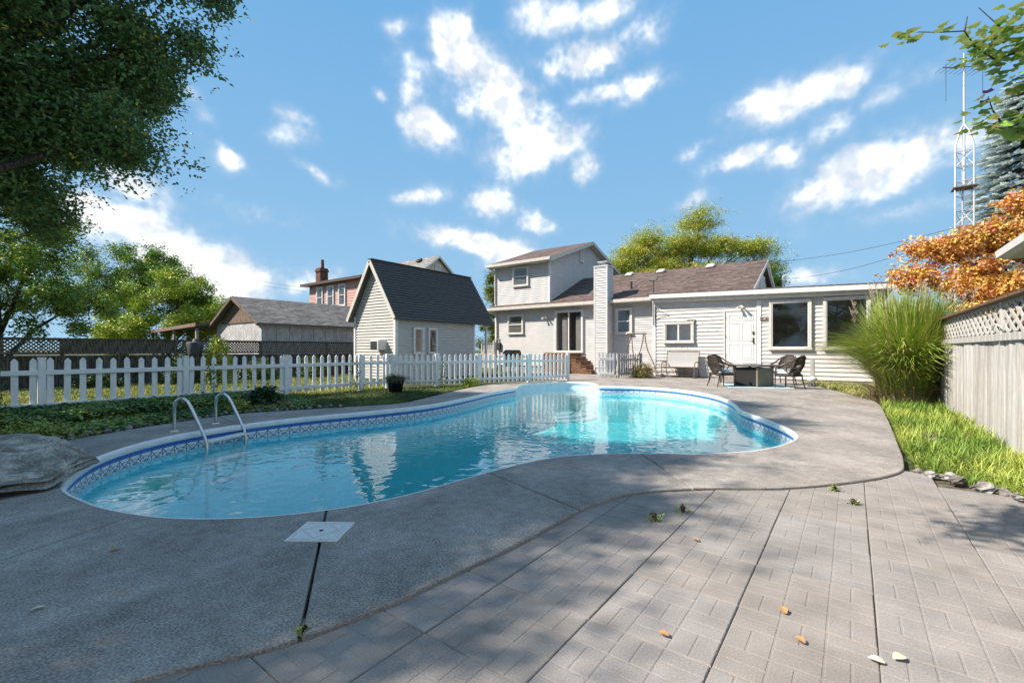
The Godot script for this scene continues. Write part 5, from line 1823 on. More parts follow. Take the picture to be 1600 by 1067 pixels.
# the tall flowering bush that reaches into the upper right corner; its leaves are built one by one
func make_hibiscus() -> void:
	var t := thing("hibiscus_bush", 2.0, 0, 5.4, "tall leafy hibiscus with purple flowers reaching over the right fence", "bush")
	org = t.position
	var r := RandomNumberGenerator.new()
	r.seed = 130
	# a lobed leaf
	var meshes := []
	for v in 3:
		var st := begin()
		var out := [Vector2(0, 0), Vector2(0.30, 0.10), Vector2(0.42, 0.34), Vector2(0.26, 0.44), Vector2(0.34, 0.66), Vector2(0.14, 0.70), Vector2(0, 1.0), Vector2(-0.14, 0.70), Vector2(-0.34, 0.66), Vector2(-0.26, 0.44), Vector2(-0.42, 0.34), Vector2(-0.30, 0.10)]
		var c := Vector3(0, 0.02, 0.45)
		for k in 12:
			var a: Vector2 = out[k]; var b: Vector2 = out[(k + 1) % 12]
			tri(st, c, Vector3(b.x, absf(b.x) * 0.35 - b.y * b.y * 0.15, b.y), Vector3(a.x, absf(a.x) * 0.35 - a.y * a.y * 0.15, a.y))
		meshes.append(mesh_of(st, [leaf_mat("leaf green", Color(0.19, 0.36, 0.06)), leaf_mat("leaf deep", Color(0.11, 0.24, 0.05)), leaf_mat("leaf gold", Color(0.42, 0.40, 0.04))][v]))
	var twigs := begin()
	var spots := []
	# main stems rise beyond the fence, arms bend in over it; each arm is a list of points
	var arms := [
		[[2.0, 0, 5.4], [1.95, 2.0, 5.5], [1.75, 3.2, 5.8], [1.45, 3.75, 5.85], [1.15, 3.75, 5.85]],
		[[1.45, 3.75, 5.85], [1.2, 3.95, 5.8], [1.05, 3.98, 5.8], [0.9, 4.2, 5.75]],
		[[1.15, 3.75, 5.85], [1.0, 3.7, 5.75], [0.86, 3.8, 5.63], [0.78, 3.93, 5.55], [0.62, 3.93, 5.45], [0.40, 3.93, 5.28]],
		[[0.78, 3.93, 5.55], [0.80, 4.05, 5.55]],
		[[1.95, 2.0, 5.5], [1.75, 2.7, 5.7], [1.45, 3.0, 5.85], [1.2, 3.05, 5.85], [1.05, 3.13, 5.78], [0.90, 3.14, 5.67]],
		[[1.05, 3.13, 5.78], [0.98, 3.25, 5.72], [0.95, 3.37, 5.7]],
		[[1.75, 3.2, 5.8], [1.45, 3.45, 5.9], [1.15, 3.5, 5.87]],
		[[2.0, 0, 5.4], [2.3, 2.2, 5.2], [2.4, 4.0, 5.2], [2.2, 5.0, 5.4], [1.7, 4.9, 5.5]],
	]
	for a in arms:
		var p := []
		var rr := []
		for k in a.size():
			p.append(pt(a[k][0], a[k][1], a[k][2]))
			rr.append(lerpf(0.022 if a[0][1] < 0.1 else 0.009, 0.003, k / float(a.size() - 1)))
		tube(twigs, p, rr, 6)
	for c in [[1.05, 3.98, 5.8, 0.20, 58], [1.17, 3.76, 5.86, 0.17, 46], [1.0, 3.72, 5.75, 0.10, 20], [0.86, 3.80, 5.63, 0.09, 22], [0.40, 3.93, 5.28, 0.06, 13], [0.58, 3.93, 5.42, 0.05, 5], [1.17, 3.52, 5.88, 0.08, 15], [1.06, 3.13, 5.78, 0.11, 34], [0.90, 3.14, 5.67, 0.06, 14], [1.22, 3.06, 5.86, 0.10, 20], [0.97, 3.30, 5.7, 0.05, 6], [1.9, 4.6, 5.5, 0.4, 36]]:
		for k in c[4]:
			spots.append([pt(c[0], c[1], c[2]) + Vector3(r.randfn(), r.randfn() * 0.8, r.randfn()) * c[3] * 0.55, 0])
	obj("branches", twigs, M["bark"], t)
	for i in mini(spots.size(), 290):
		var s = spots[i]
		var q: float = r.randf_range(0.0, 1.0)
		var o := put("leaf", meshes[2 if q < 0.07 else (1 if q < 0.45 else 0)], t)
		var l := r.randf_range(0.07, 0.13)
		var d := rand_dir(r)
		d.y = -absf(d.y) * 0.45 + 0.1
		d = d.normalized()
		var side := d.cross(Vector3.UP).normalized()
		o.transform = Transform3D(Basis(side, side.cross(d) * -1.0, d).orthonormalized().scaled(Vector3.ONE * l), s[0] + d * 0.02 + rand_dir(r) * 0.05)
	var petal := mat("petal", Color(0.20, 0.07, 0.34), 0.7)
	petal.cull_mode = BaseMaterial3D.CULL_DISABLED
	for q in [[0.95, 3.40, 5.7], [0.93, 3.31, 5.68]]:
		var st := begin()
		for k in 5:
			var a := TAU * k / 5.0
			var u := Vector3(cos(a), 0.45, sin(a)).normalized()
			var w := Vector3(-sin(a), 0, cos(a))
			var c := pt(q[0], q[1], q[2])
			quad(st, c, c + u * 0.03 - w * 0.02, c + u * 0.052, c + u * 0.03 + w * 0.02)
		obj("flower", st, petal, t)
	org = Vector3.ZERO

func make_pampas() -> void:
	var t := thing("ornamental_grass", 0.98, -0.05, 13.5, "huge arching clump of green ornamental grass against the fence end", "ornamental grass")
	var r := RandomNumberGenerator.new()
	r.seed = 140
	var meshes := []
	for v in 6:
		var st := begin()
		# one strap leaf that rises and arches over
		var lean: float = [0.06, 0.14, 0.24, 0.36, 0.55, 0.75][v]
		var last := []
		for i in 8:
			var f := i / 7.0
			var c := Vector3(0, f - lean * 0.62 * f * f * f, lean * f * f * 1.15)
			var w := 0.0052 * (1.0 - pow(f, 2.5)) + 0.0006
			var cur := [c + Vector3(-w, 0, 0), c + Vector3(w, w * 0.4, 0)]
			if i: quad(st, last[0], last[1], cur[1], cur[0])
			last = cur
		meshes.append(mesh_of(st, M["blade"]))
	for v in 6:
		var where := []
		var cols := []
		for k in 1700:
			var a := r.randf() * TAU
			var rad := sqrt(r.randf()) * 0.5
			var yaw := a + r.randf_range(-0.7, 0.7)
			var s := r.randf_range(1.25, 2.75) * (1.0 if v < 3 else 0.92)
			var base := Vector3(cos(a) * rad * 0.95, 0, sin(a) * rad)
			where.append(Transform3D((Basis(Vector3.UP, PI / 2 - yaw) * Basis(Vector3.FORWARD, r.randf_range(-0.12, 0.12)) * Basis(Vector3.RIGHT, r.randf_range(-0.05, 0.10))).scaled(Vector3(s * 0.8, s, s)), base))
			var c := Color(0.18, 0.29, 0.045).lerp(Color(0.44, 0.50, 0.10), r.randf())
			if r.randf() < 0.13: c = Color(0.50, 0.43, 0.22)
			cols.append(c)
		many("blades", meshes[v], where, cols, t)
	var dw := []
	var dc := []
	for k in 900:
		var a := r.randf() * TAU
		var s := r.randf_range(0.25, 0.85)
		dw.append(Transform3D(Basis(Vector3.UP, r.randf() * TAU).scaled(Vector3(s * 2.0, s, s)), Vector3(cos(a) * r.randf_range(0.3, 0.75), 0, sin(a) * r.randf_range(0.3, 0.75))))
		dc.append(Color(0.42, 0.33, 0.19) * r.randf_range(0.6, 1.1))
	many("dead_blades", meshes[5], dw, dc, t)
	var pw := []
	var pc := []
	var pl := begin()
	for k in 26:
		var a := r.randf() * TAU
		var f := r.randf()
		leaf(pl, Vector3(0, f * 0.3, f * f * 0.06), Vector3(cos(a) * 0.5, 0.8, sin(a) * 0.5).normalized(), Vector3.RIGHT, 0.09, 0.009)
	var plume := mesh_of(pl, M["blade"])
	var stalks := begin()
	for k in 46:
		var a := r.randf() * TAU
		var rad := r.randf_range(0.1, 0.9)
		var top := Vector3(cos(a) * rad * 1.35, r.randf_range(1.75, 2.45), sin(a) * rad)
		tube(stalks, [Vector3(cos(a) * 0.25, 0, sin(a) * 0.25), Vector3(cos(a) * (0.3 + rad * 0.4), top.y * 0.6, sin(a) * (0.3 + rad * 0.4)), top], [0.004, 0.003, 0.002], 4)
		pw.append(Transform3D(Basis(Vector3.UP, PI / 2 - a).scaled(Vector3.ONE * r.randf_range(0.8, 1.2)), top))
		pc.append(Color(0.42, 0.33, 0.28) * r.randf_range(0.8, 1.2))
	obj("stalks", stalks, leaf_mat("stalk", Color(0.30, 0.28, 0.12)), t)
	many("plumes", plume, pw, pc, t)

func stone_mesh(sd: int, size: Vector3, m: Material, rough := 0.35) -> ArrayMesh:
	var f := noise(0.9, 3, sd)
	var st := begin()
	var nu := 9; var nv := 6
	var g := func(i: int, j: int) -> Vector3:
		var a := TAU * (i % nu) / nu
		var b := PI * j / nv - PI / 2
		var d := Vector3(cos(a) * cos(b), sin(b), sin(a) * cos(b))
		return d * size * (1.0 + rough * f.get_noise_3dv(d * 1.6 + Vector3(sd, 0, 0)))
	for i in nu:
		for j in nv:
			quad(st, g.call(i + 1, j), g.call(i, j), g.call(i, j + 1), g.call(i + 1, j + 1))
	return mesh_of(st, m)

func make_beds() -> void:
	rng.seed = 21
	# boulder slab on the left edge of the deck
	var rk := thing("boulder", -6.35, 0, 0.72, "flat layered grey-brown boulder resting on the deck corner", "boulder")
	var f := noise(1.1, 4, 33)
	var st := begin()
	var rim := [[-5.22, 0.63, 0.11], [-5.45, 0.86, 0.15], [-5.75, 1.0, 0.17], [-6.1, 1.13, 0.09], [-6.45, 1.12, 0.15], [-6.85, 1.02, 0.21], [-7.3, 0.72, 0.23], [-7.5, 0.2, 0.25], [-7.1, -0.35, 0.25], [-6.3, -0.35, 0.22], [-5.7, -0.02, 0.17], [-5.35, 0.3, 0.13]]
	var plan := []
	for i in rim.size():
		var a = rim[i]; var b = rim[(i + 1) % rim.size()]
		for k in 3:
			plan.append([lerpf(a[0], b[0], k / 3.0) + 6.35, lerpf(a[1], b[1], k / 3.0) - 0.72, lerpf(a[2], b[2], k / 3.0)])
	var pr := [[0.84, -0.01, 0.0], [0.90, 0.02, 0.0], [1.0, 0.0, 0.35], [1.06, 0.0, 0.42], [0.96, 0.0, 0.55], [1.02, 0.0, 0.72], [0.93, 0.0, 0.78], [0.92, 0.0, 0.98], [0.74, 0.0, 1.02], [0.70, 0.025, 1.05], [0.50, 0.03, 1.06], [0.46, 0.05, 1.06], [0.22, 0.06, 1.05], [0.0, 0.25, 0.0]]
	var nu := plan.size(); var nv := pr.size() - 1
	var rg := func(i: int, j: int) -> Vector3:
		var q: Array = plan[i % nu]
		var w: float = pr[j][0]
		var y: float = pr[j][1] + q[2] * pr[j][2]
		if w < 0.6 and w > 0: y = lerpf(0.25, y, w / 0.75)
		var p := Vector3(q[0] * w, y, -q[1] * w)
		if j == 0: return p
		return p + Vector3(f.get_noise_3dv(p * 2.5), f.get_noise_3dv(p * 3.0 + Vector3(9, 0, 0)) * 0.5, f.get_noise_3dv(p * 2.5 + Vector3(0, 7, 0))) * 0.11
	for i in nu:
		for j in nv:
			quad(st, rg.call(i, j), rg.call(i + 1, j), rg.call(i + 1, j + 1), rg.call(i, j + 1))
	obj("stone_body", st, M["rock"], rk)
	# ground cover along the picket fence
	var bed := [[-11.2, -3], [-7.9, -3], [-7.75, 0.3], [-8.1, 1.1], [-8.5, 2.0], [-8.95, 3.2], [-8.95, 4.0], [-8.6, 4.8], [-9.3, 5.2], [-11.2, 5.6]]
	var leafy := [sprig_mesh(9, 0.05, 0.034, 0.10, 61), sprig_mesh(9, 0.06, 0.036, 0.12, 62)]
	scatter_grass("ground_cover", "low leafy green ground cover filling the bed along the picket fence", bed, 7500, leafy, [Color(0.07, 0.15, 0.04), Color(0.20, 0.28, 0.07)], Vector2(0.8, 1.6), 63, 0.02)
	scatter_grass("ground_cover", "upper layer of leafy ground cover close to the picket fence", [[-11.3, -2], [-9.2, -2], [-9.1, 0.8], [-9.7, 2.2], [-10.0, 4.4], [-11.3, 4.9]], 4500, leafy, [Color(0.07, 0.15, 0.04), Color(0.20, 0.28, 0.07)], Vector2(1.0, 1.9), 64, 0.13)
	var lawn := [blade_mesh(0.06, 0.006, 9, 0.8, 71), blade_mesh(0.05, 0.006, 9, 0.9, 72)]
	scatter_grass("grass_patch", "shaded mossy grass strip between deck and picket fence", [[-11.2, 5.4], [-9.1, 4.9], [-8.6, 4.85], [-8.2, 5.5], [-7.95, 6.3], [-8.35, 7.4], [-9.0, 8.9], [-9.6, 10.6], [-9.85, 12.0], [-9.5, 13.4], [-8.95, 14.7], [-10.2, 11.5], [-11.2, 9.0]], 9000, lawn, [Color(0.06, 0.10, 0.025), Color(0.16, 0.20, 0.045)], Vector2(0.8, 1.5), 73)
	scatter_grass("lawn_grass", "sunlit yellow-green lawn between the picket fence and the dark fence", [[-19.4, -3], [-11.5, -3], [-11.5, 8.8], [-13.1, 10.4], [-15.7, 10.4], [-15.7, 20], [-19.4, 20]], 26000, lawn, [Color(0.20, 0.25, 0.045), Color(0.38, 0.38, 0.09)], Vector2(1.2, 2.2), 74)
	var lush := [blade_mesh(0.30, 0.009, 9, 0.7, 81, 0.6), blade_mesh(0.24, 0.010, 8, 1.0, 82, 0.6), blade_mesh(0.14, 0.008, 9, 1.0, 83, 0.5), blade_mesh(0.20, 0.007, 5, 1.3, 84, 0.9)]
	scatter_grass("lush_grass", "bright green long grass growing along the right fence", [[0.52, 5.9], [0.9, 5.45], [1.46, 4.75], [1.46, 12.6], [0.5, 12.4], [0.52, 10], [0.5, 7.4]], 3200, lush, [Color(0.13, 0.23, 0.03), Color(0.40, 0.46, 0.09)], Vector2(0.35, 0.95), 83)
	scatter_grass("verge_grass", "thin dry grass at the foot of the white addition", [[-1.3, 18.2], [-0.6, 16.8], [0.3, 13.6], [1.5, 13.6], [1.5, 19.5], [-1.6, 19.5]], 2200, [blade_mesh(0.16, 0.009, 8, 0.8, 84), blade_mesh(0.12, 0.008, 8, 0.9, 85)], [Color(0.22, 0.25, 0.05), Color(0.44, 0.40, 0.16)], Vector2(0.7, 1.3), 86)
	# stones edging the beds
	var small := []
	for k in 6: small.append(stone_mesh(k + 3, Vector3(0.05, 0.03, 0.04), M["pebble" if k % 3 else "pebble dark"]))
	var edge := smooth(v2s([[-7.66, 0.35], [-8.08, 1.2], [-8.45, 2.0], [-8.85, 3.1], [-8.85, 3.95], [-8.5, 4.75], [-8.12, 5.5]]), 12)
	for k in 66:
		var q := edge[k % 72]
		var o := put("edging_stone", small[k % 6])
		o.position = Vector3(q.x - rng.randf_range(0.0, 0.16), 0.005 + rng.randf_range(-0.02, 0.015), -(q.y + rng.randf_range(-0.05, 0.05)))
		o.rotation = Vector3(rng.randf_range(-0.3, 0.3), rng.randf() * TAU, rng.randf_range(-0.3, 0.3))
		o.scale = Vector3.ONE * rng.randf_range(0.5, 1.25)
		tag(o, "small pale stone along the edge of the left planting bed", "stone", "stones edging the left bed")
	var big := []
	for k in 5: big.append(stone_mesh(k + 23, Vector3(0.085, 0.05, 0.07), M["pebble" if k % 2 else "pebble dark"], 0.5))
	for k in 30:
		var s := k / 29.0
		var o := put("border_stone", big[k % 5])
		var q := Vector2(0.50, 5.75).lerp(Vector2(1.42, 4.72), minf(s * 1.5, 1.0)) if k < 22 else Vector2(rng.randf_range(0.5, 1.0), rng.randf_range(7.2, 8.6))
		o.position = Vector3(q.x + rng.randf_range(-0.05, 0.08), 0.0 + rng.randf_range(-0.02, 0.01), -(q.y + rng.randf_range(-0.05, 0.10)))
		o.rotation = Vector3(rng.randf_range(-0.3, 0.3), rng.randf() * TAU, rng.randf_range(-0.3, 0.3))
		o.scale = Vector3.ONE * rng.randf_range(0.3, 0.85)
		tag(o, "rounded stone bordering the bright grass by the right fence", "stone", "stones by the right fence")
	# single plants
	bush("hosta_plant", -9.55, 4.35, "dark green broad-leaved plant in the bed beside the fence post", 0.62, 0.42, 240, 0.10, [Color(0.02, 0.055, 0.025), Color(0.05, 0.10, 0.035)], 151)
	bush("lime_plant", -9.25, 3.75, "yellow-green plant in the bed below the dark hosta", 0.45, 0.26, 160, 0.05, [Color(0.24, 0.28, 0.05), Color(0.40, 0.38, 0.09)], 152)
	bush("lime_plant", -8.45, 1.0, "yellow-green clump of ground cover behind the boulder", 0.8, 0.26, 330, 0.045, [Color(0.18, 0.24, 0.05), Color(0.34, 0.37, 0.09)], 153)
	bush("lime_plant", -8.5, -0.1, "yellow-green ground cover at the left edge above the boulder", 0.9, 0.22, 330, 0.045, [Color(0.16, 0.22, 0.05), Color(0.30, 0.34, 0.08)], 154)
	bush("dried_plant", -9.1, 4.5, "brown dried-up plant on the stones by the bed", 0.5, 0.14, 120, 0.05, [Color(0.20, 0.13, 0.08), Color(0.34, 0.25, 0.16)], 155)
	bush("lime_plant", -9.75, 10.9, "lime green plant at the fence near the pool bend", 0.6, 0.33, 190, 0.08, [Color(0.16, 0.24, 0.03), Color(0.32, 0.38, 0.06)], 156, "shrub", -0.05, {"width": 0.25})
	bush("dry_bush", -6.75, 17.9, "dry brown and green bush beside the swing frame", 0.85, 0.66, 420, 0.06, [Color(0.22, 0.15, 0.06), Color(0.20, 0.20, 0.05)], 157)
	bush("green_shrub", -7.3, 18.4, "small bright green shrub behind the greyed pickets", 0.4, 0.55, 120, 0.07, [Color(0.10, 0.20, 0.03), Color(0.20, 0.30, 0.05)], 158)
	bush("sapling", -17.6, 6.5, "bright yellow-green sapling in front of the dark lattice", 0.9, 1.75, 330, 0.10, [Color(0.18, 0.26, 0.03), Color(0.40, 0.43, 0.06)], 159, "sapling")
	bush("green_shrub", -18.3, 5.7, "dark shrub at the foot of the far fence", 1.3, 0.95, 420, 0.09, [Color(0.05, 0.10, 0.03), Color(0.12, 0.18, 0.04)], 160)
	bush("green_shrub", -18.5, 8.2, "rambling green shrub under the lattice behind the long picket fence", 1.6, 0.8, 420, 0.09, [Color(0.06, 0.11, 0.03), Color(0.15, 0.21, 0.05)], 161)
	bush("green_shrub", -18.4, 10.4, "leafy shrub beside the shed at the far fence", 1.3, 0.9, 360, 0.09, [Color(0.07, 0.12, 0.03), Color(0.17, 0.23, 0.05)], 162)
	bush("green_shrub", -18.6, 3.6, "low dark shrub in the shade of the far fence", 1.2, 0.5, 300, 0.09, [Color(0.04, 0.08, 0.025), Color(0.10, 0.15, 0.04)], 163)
	for q in [[-11.25, 1.0, 164, "leafy vine climbing the picket fence post at the far left"], [-11.22, 3.9, 165, "thin vine on the pickets behind the ladder"], [-11.2, 7.6, 166, "green vine hanging on the picket fence near the corner"], [-10.1, 9.9, 167, "spindly plant against the pickets right of the black pot"]]:
		vine(q[0], q[1], q[2], q[3])
	# black pot with a mop of sedge
	var pot := thing("flower_pot", -10.15, -0.05, 8.15, "black pot with a mop of dark sedge at the fence", "flower pot")
	st = begin()
	lathe(st, Vector3.ZERO, [Vector2(0, 0), Vector2(0.17, 0), Vector2(0.235, 0.34), Vector2(0.25, 0.34), Vector2(0.25, 0.38), Vector2(0.22, 0.38), Vector2(0.21, 0.32), Vector2(0, 0.32)], 18)
	obj("pot", st, M["black plastic"], pot)
	var bm := blade_mesh(0.42, 0.009, 60, 1.2, 91, 0.9)
	var w := []
	var cl := []
	for k in 14:
		w.append(Transform3D(Basis(Vector3.UP, rng.randf() * TAU).scaled(Vector3.ONE * rng.randf_range(0.7, 1.05)), Vector3(rng.randf_range(-0.13, 0.13), 0.3, rng.randf_range(-0.13, 0.13))))
		cl.append(Color(0.06, 0.075, 0.03).lerp(Color(0.18, 0.14, 0.07), rng.randf()))
	many("sedge", bm, w, cl, pot)
	# upturned dark planter on a stake by the sapling
	var pl := thing("stacked_planter", -17.9, 0, 5.9, "dark grey planter upside down on a stake", "planter")
	st = begin()
	lathe(st, Vector3(0, 0.95, 0), [Vector2(0, 0), Vector2(0.20, 0), Vector2(0.20, 0.04), Vector2(0.26, 0.42), Vector2(0.24, 0.45), Vector2(0.08, 0.46), Vector2(0.06, 0.56), Vector2(0, 0.56)], 14)
	obj("planter_shell", st, M["grey plastic"], pl)
	st = begin()
	tube(st, [Vector3(0, -0.05, 0), Vector3(0, 1.0, 0)], 0.03, 6)
	obj("stake", st, M["bark"], pl)
	# weeds in the joints
	var wd := [[-0.98, 3.36, 0.10, "bushy weed in the joint below the deck curve"], [-1.09, 3.08, 0.10, "pale weed in the paver joint near the deck edge"], [-0.12, 4.62, 0.07, "thin weed along the joint by the deck's east edge"], [0.0, 4.3, 0.07, "dry weed sprouting from the sunny paver joint"], [-1.8, 0.98, 0.05, "tiny weed at the near edge of the concrete slab"]]
	for k in wd.size():
		bush("weed", wd[k][0], wd[k][1], wd[k][3], wd[k][2], wd[k][2] * 0.45, 16, 0.018, [Color(0.20, 0.30, 0.08), Color(0.36, 0.40, 0.15)], 170 + k, "weed", -0.02)
	# fallen leaves
	var lv := [[-0.25, 2.35, "dry leaf", "brown curled leaf on the sunny pavers, topmost of two"], [-0.17, 2.15, "dry leaf", "brown leaf below the curled one on the pavers"], [0.07, 2.18, "pale leaf", "pale green sprig of leaves on a paver joint crossing"], [0.14, 2.25, "pale leaf", "pale leaf beside the paver joint crossing"], [0.38, 2.06, "yellow leaf", "long yellow leaf on the lower right pavers"], [0.02, 1.66, "yellow leaf", "yellow leaf on the pavers at the bottom edge"], [-3.38, 0.72, "dry leaf", "brown leaf on the shaded concrete left of the lid"], [-2.88, 0.35, "pale leaf", "pale dry leaf on the shaded concrete at lower left"], [-0.62, 1.86, "dry leaf", "crumpled leaves on the half-shaded pavers"], [-0.77, 2.9, "dry leaf", "small brown leaf where shade meets sun on the pavers"]]
	for q in lv:
		st = begin()
		var turn := rng.randf() * TAU
		org = Vector3(q[0], (0.008 if q[2] == "dry leaf" and q[0] < -2 or q[0] < -2.5 else -0.012), -q[1])
		var l := rng.randf_range(0.042, 0.060)
		var rows := 5
		var last := []
		for i in rows + 1:
			var g := i / float(rows)
			var ww := sin(PI * minf(g * 0.9 + 0.08, 1.0)) * l * 0.32
			var cur := [Vector3(-ww, 0.005 * sin(g * 3.0) + ww * 0.3, (g - 0.5) * l), Vector3(0, 0.004 * sin(g * 3.0), (g - 0.5) * l), Vector3(ww, 0.005 * sin(g * 3.0) + ww * 0.1, (g - 0.5) * l)]
			if i:
				quad(st, last[0], last[1], cur[1], cur[0])
				quad(st, last[1], last[2], cur[2], cur[1])
			last = cur
		var m: StandardMaterial3D = M[q[2]]
		m.cull_mode = BaseMaterial3D.CULL_DISABLED
		var o := obj("fallen_leaf", st, m)
		o.position = org
		o.rotation.y = turn
		org = Vector3.ZERO
		tag(o, q[3], "leaf")

func vine(e: float, n: float, sd: int, label: String) -> void:
	var t := thing("fence_vine", e, 0, n, label, "vine")
	var r := RandomNumberGenerator.new()
	r.seed = sd
	var st := begin()
	var where := []
	var cols := []
	for s in 3:
		var p := []
		var x := r.randf_range(-0.15, 0.15)
		for k in 7:
			p.append(Vector3(r.randf_range(0.05, 0.10), k * 0.14 - 0.05, x + r.randf_range(-0.06, 0.06)))
		tube(st, p, 0.004, 4)
		for k in 24:
			where.append(Transform3D(spin(r, r.randf_range(0.6, 1.1)), p[r.randi_range(0, 6)] + rand_dir(r) * 0.05))
			cols.append(Color(0.04, 0.09, 0.025).lerp(Color(0.13, 0.19, 0.04), r.randf()))
	obj("stem", st, M["bark"], t)
	many("foliage", sprig_mesh(2, 0.06, 0.045, 0.05, sd), where, cols, t)

# ---------------------------------------------------------------- furniture and fittings
func make_chair(label: String, e: float, n: float, face: float) -> void:
	# origin on the ground, the sitter looks along +z
	var t := thing("wicker_chair", e, 0, n, label, "chair", "wicker chairs round the fire table", face)
	var st := begin()
	cbox(st, Transform3D(Basis(), Vector3(0, 0.385, 0.02)), Vector3(0.54, 0.07, 0.50), 0.02)
	obj("seat", st, M["wicker"], t)
	st = begin()
	cbox(st, Transform3D(Basis(), Vector3(0, 0.455, 0.03)), Vector3(0.50, 0.08, 0.48), 0.03)
	var cu := obj("cushion", st, M["cushion"], t)
	for k in 3:
		st = begin()
		cbox(st, Transform3D(Basis(), Vector3(-0.16 + 0.16 * k, 0.456, 0.03)), Vector3(0.05, 0.086, 0.483), 0.03)
		obj("stripe", st, M["cushion stripe"], cu)
	for s in [-1, 1]:
		st = begin()
		tube(st, [Vector3(s * 0.27, 0.62, 0.24), Vector3(s * 0.275, 0.4, 0.265), Vector3(s * 0.28, 0.0, 0.27)], [0.02, 0.02, 0.014], 8)
		obj("leg", st, M["wicker"], t)
		st = begin()
		tube(st, [Vector3(s * 0.24, 0.42, -0.22), Vector3(s * 0.25, 0.2, -0.25), Vector3(s * 0.265, 0.0, -0.31)], [0.02, 0.018, 0.014], 8)
		obj("leg", st, M["wicker"], t)
		# the arm sweeps from the top of the back down to the front leg
		st = begin()
		tube(st, [Vector3(s * 0.20, 0.92, -0.36), Vector3(s * 0.27, 0.84, -0.28), Vector3(s * 0.31, 0.73, -0.10), Vector3(s * 0.32, 0.66, 0.08), Vector3(s * 0.30, 0.645, 0.20), Vector3(s * 0.27, 0.60, 0.245)], [0.018, 0.022, 0.025, 0.028, 0.026, 0.02], 8)
		obj("arm", st, M["wicker"], t)
		st = begin()
		tube(st, [Vector3(s * 0.27, 0.42, -0.18), Vector3(s * 0.31, 0.55, -0.02), Vector3(s * 0.315, 0.65, 0.06)], 0.012, 6)
		obj("arm_brace", st, M["wicker"], t)
	# rounded woven back, leaning and curved round the sitter
	var pos := func(u: float, v: float) -> Vector3:
		var half := 0.26 + 0.05 * sin(v * PI * 0.8)
		var h := 0.40 + (0.56 * sqrt(maxf(0.0, 1.0 - pow(absf(u), 2.6) * 0.75))) * v
		return Vector3(u * half, h, -0.24 - 0.15 * v + 0.13 * u * u)
	var rim := []
	for k in 17: rim.append(pos.call(-1.0 + k / 8.0, 1.0))
	rim.push_front(pos.call(-1.0, 0.0))
	rim.push_back(pos.call(1.0, 0.0))
	st = begin()
	tube(st, rim, 0.022, 8)
	obj("back_rim", st, M["wicker"], t)
	st = begin()
	for k in 17:
		var u := -0.94 + k * 0.1175
		tube(st, [pos.call(u, 0.0), pos.call(u, 0.35), pos.call(u, 0.7), pos.call(u, 0.99)], 0.0085, 5, false)
	for k in 26:
		var v := 0.03 + k * 0.037
		if v > 0.40 and v < 0.52: continue
		var p := []
		for i in 9: p.append(pos.call(-1.0 + i / 4.0, v) + Vector3(0, 0, 0.006 * (1 if (i + k) % 2 else -1)))
		tube(st, p, 0.0085, 5, false)
	obj("backrest", st, M["wicker"], t)

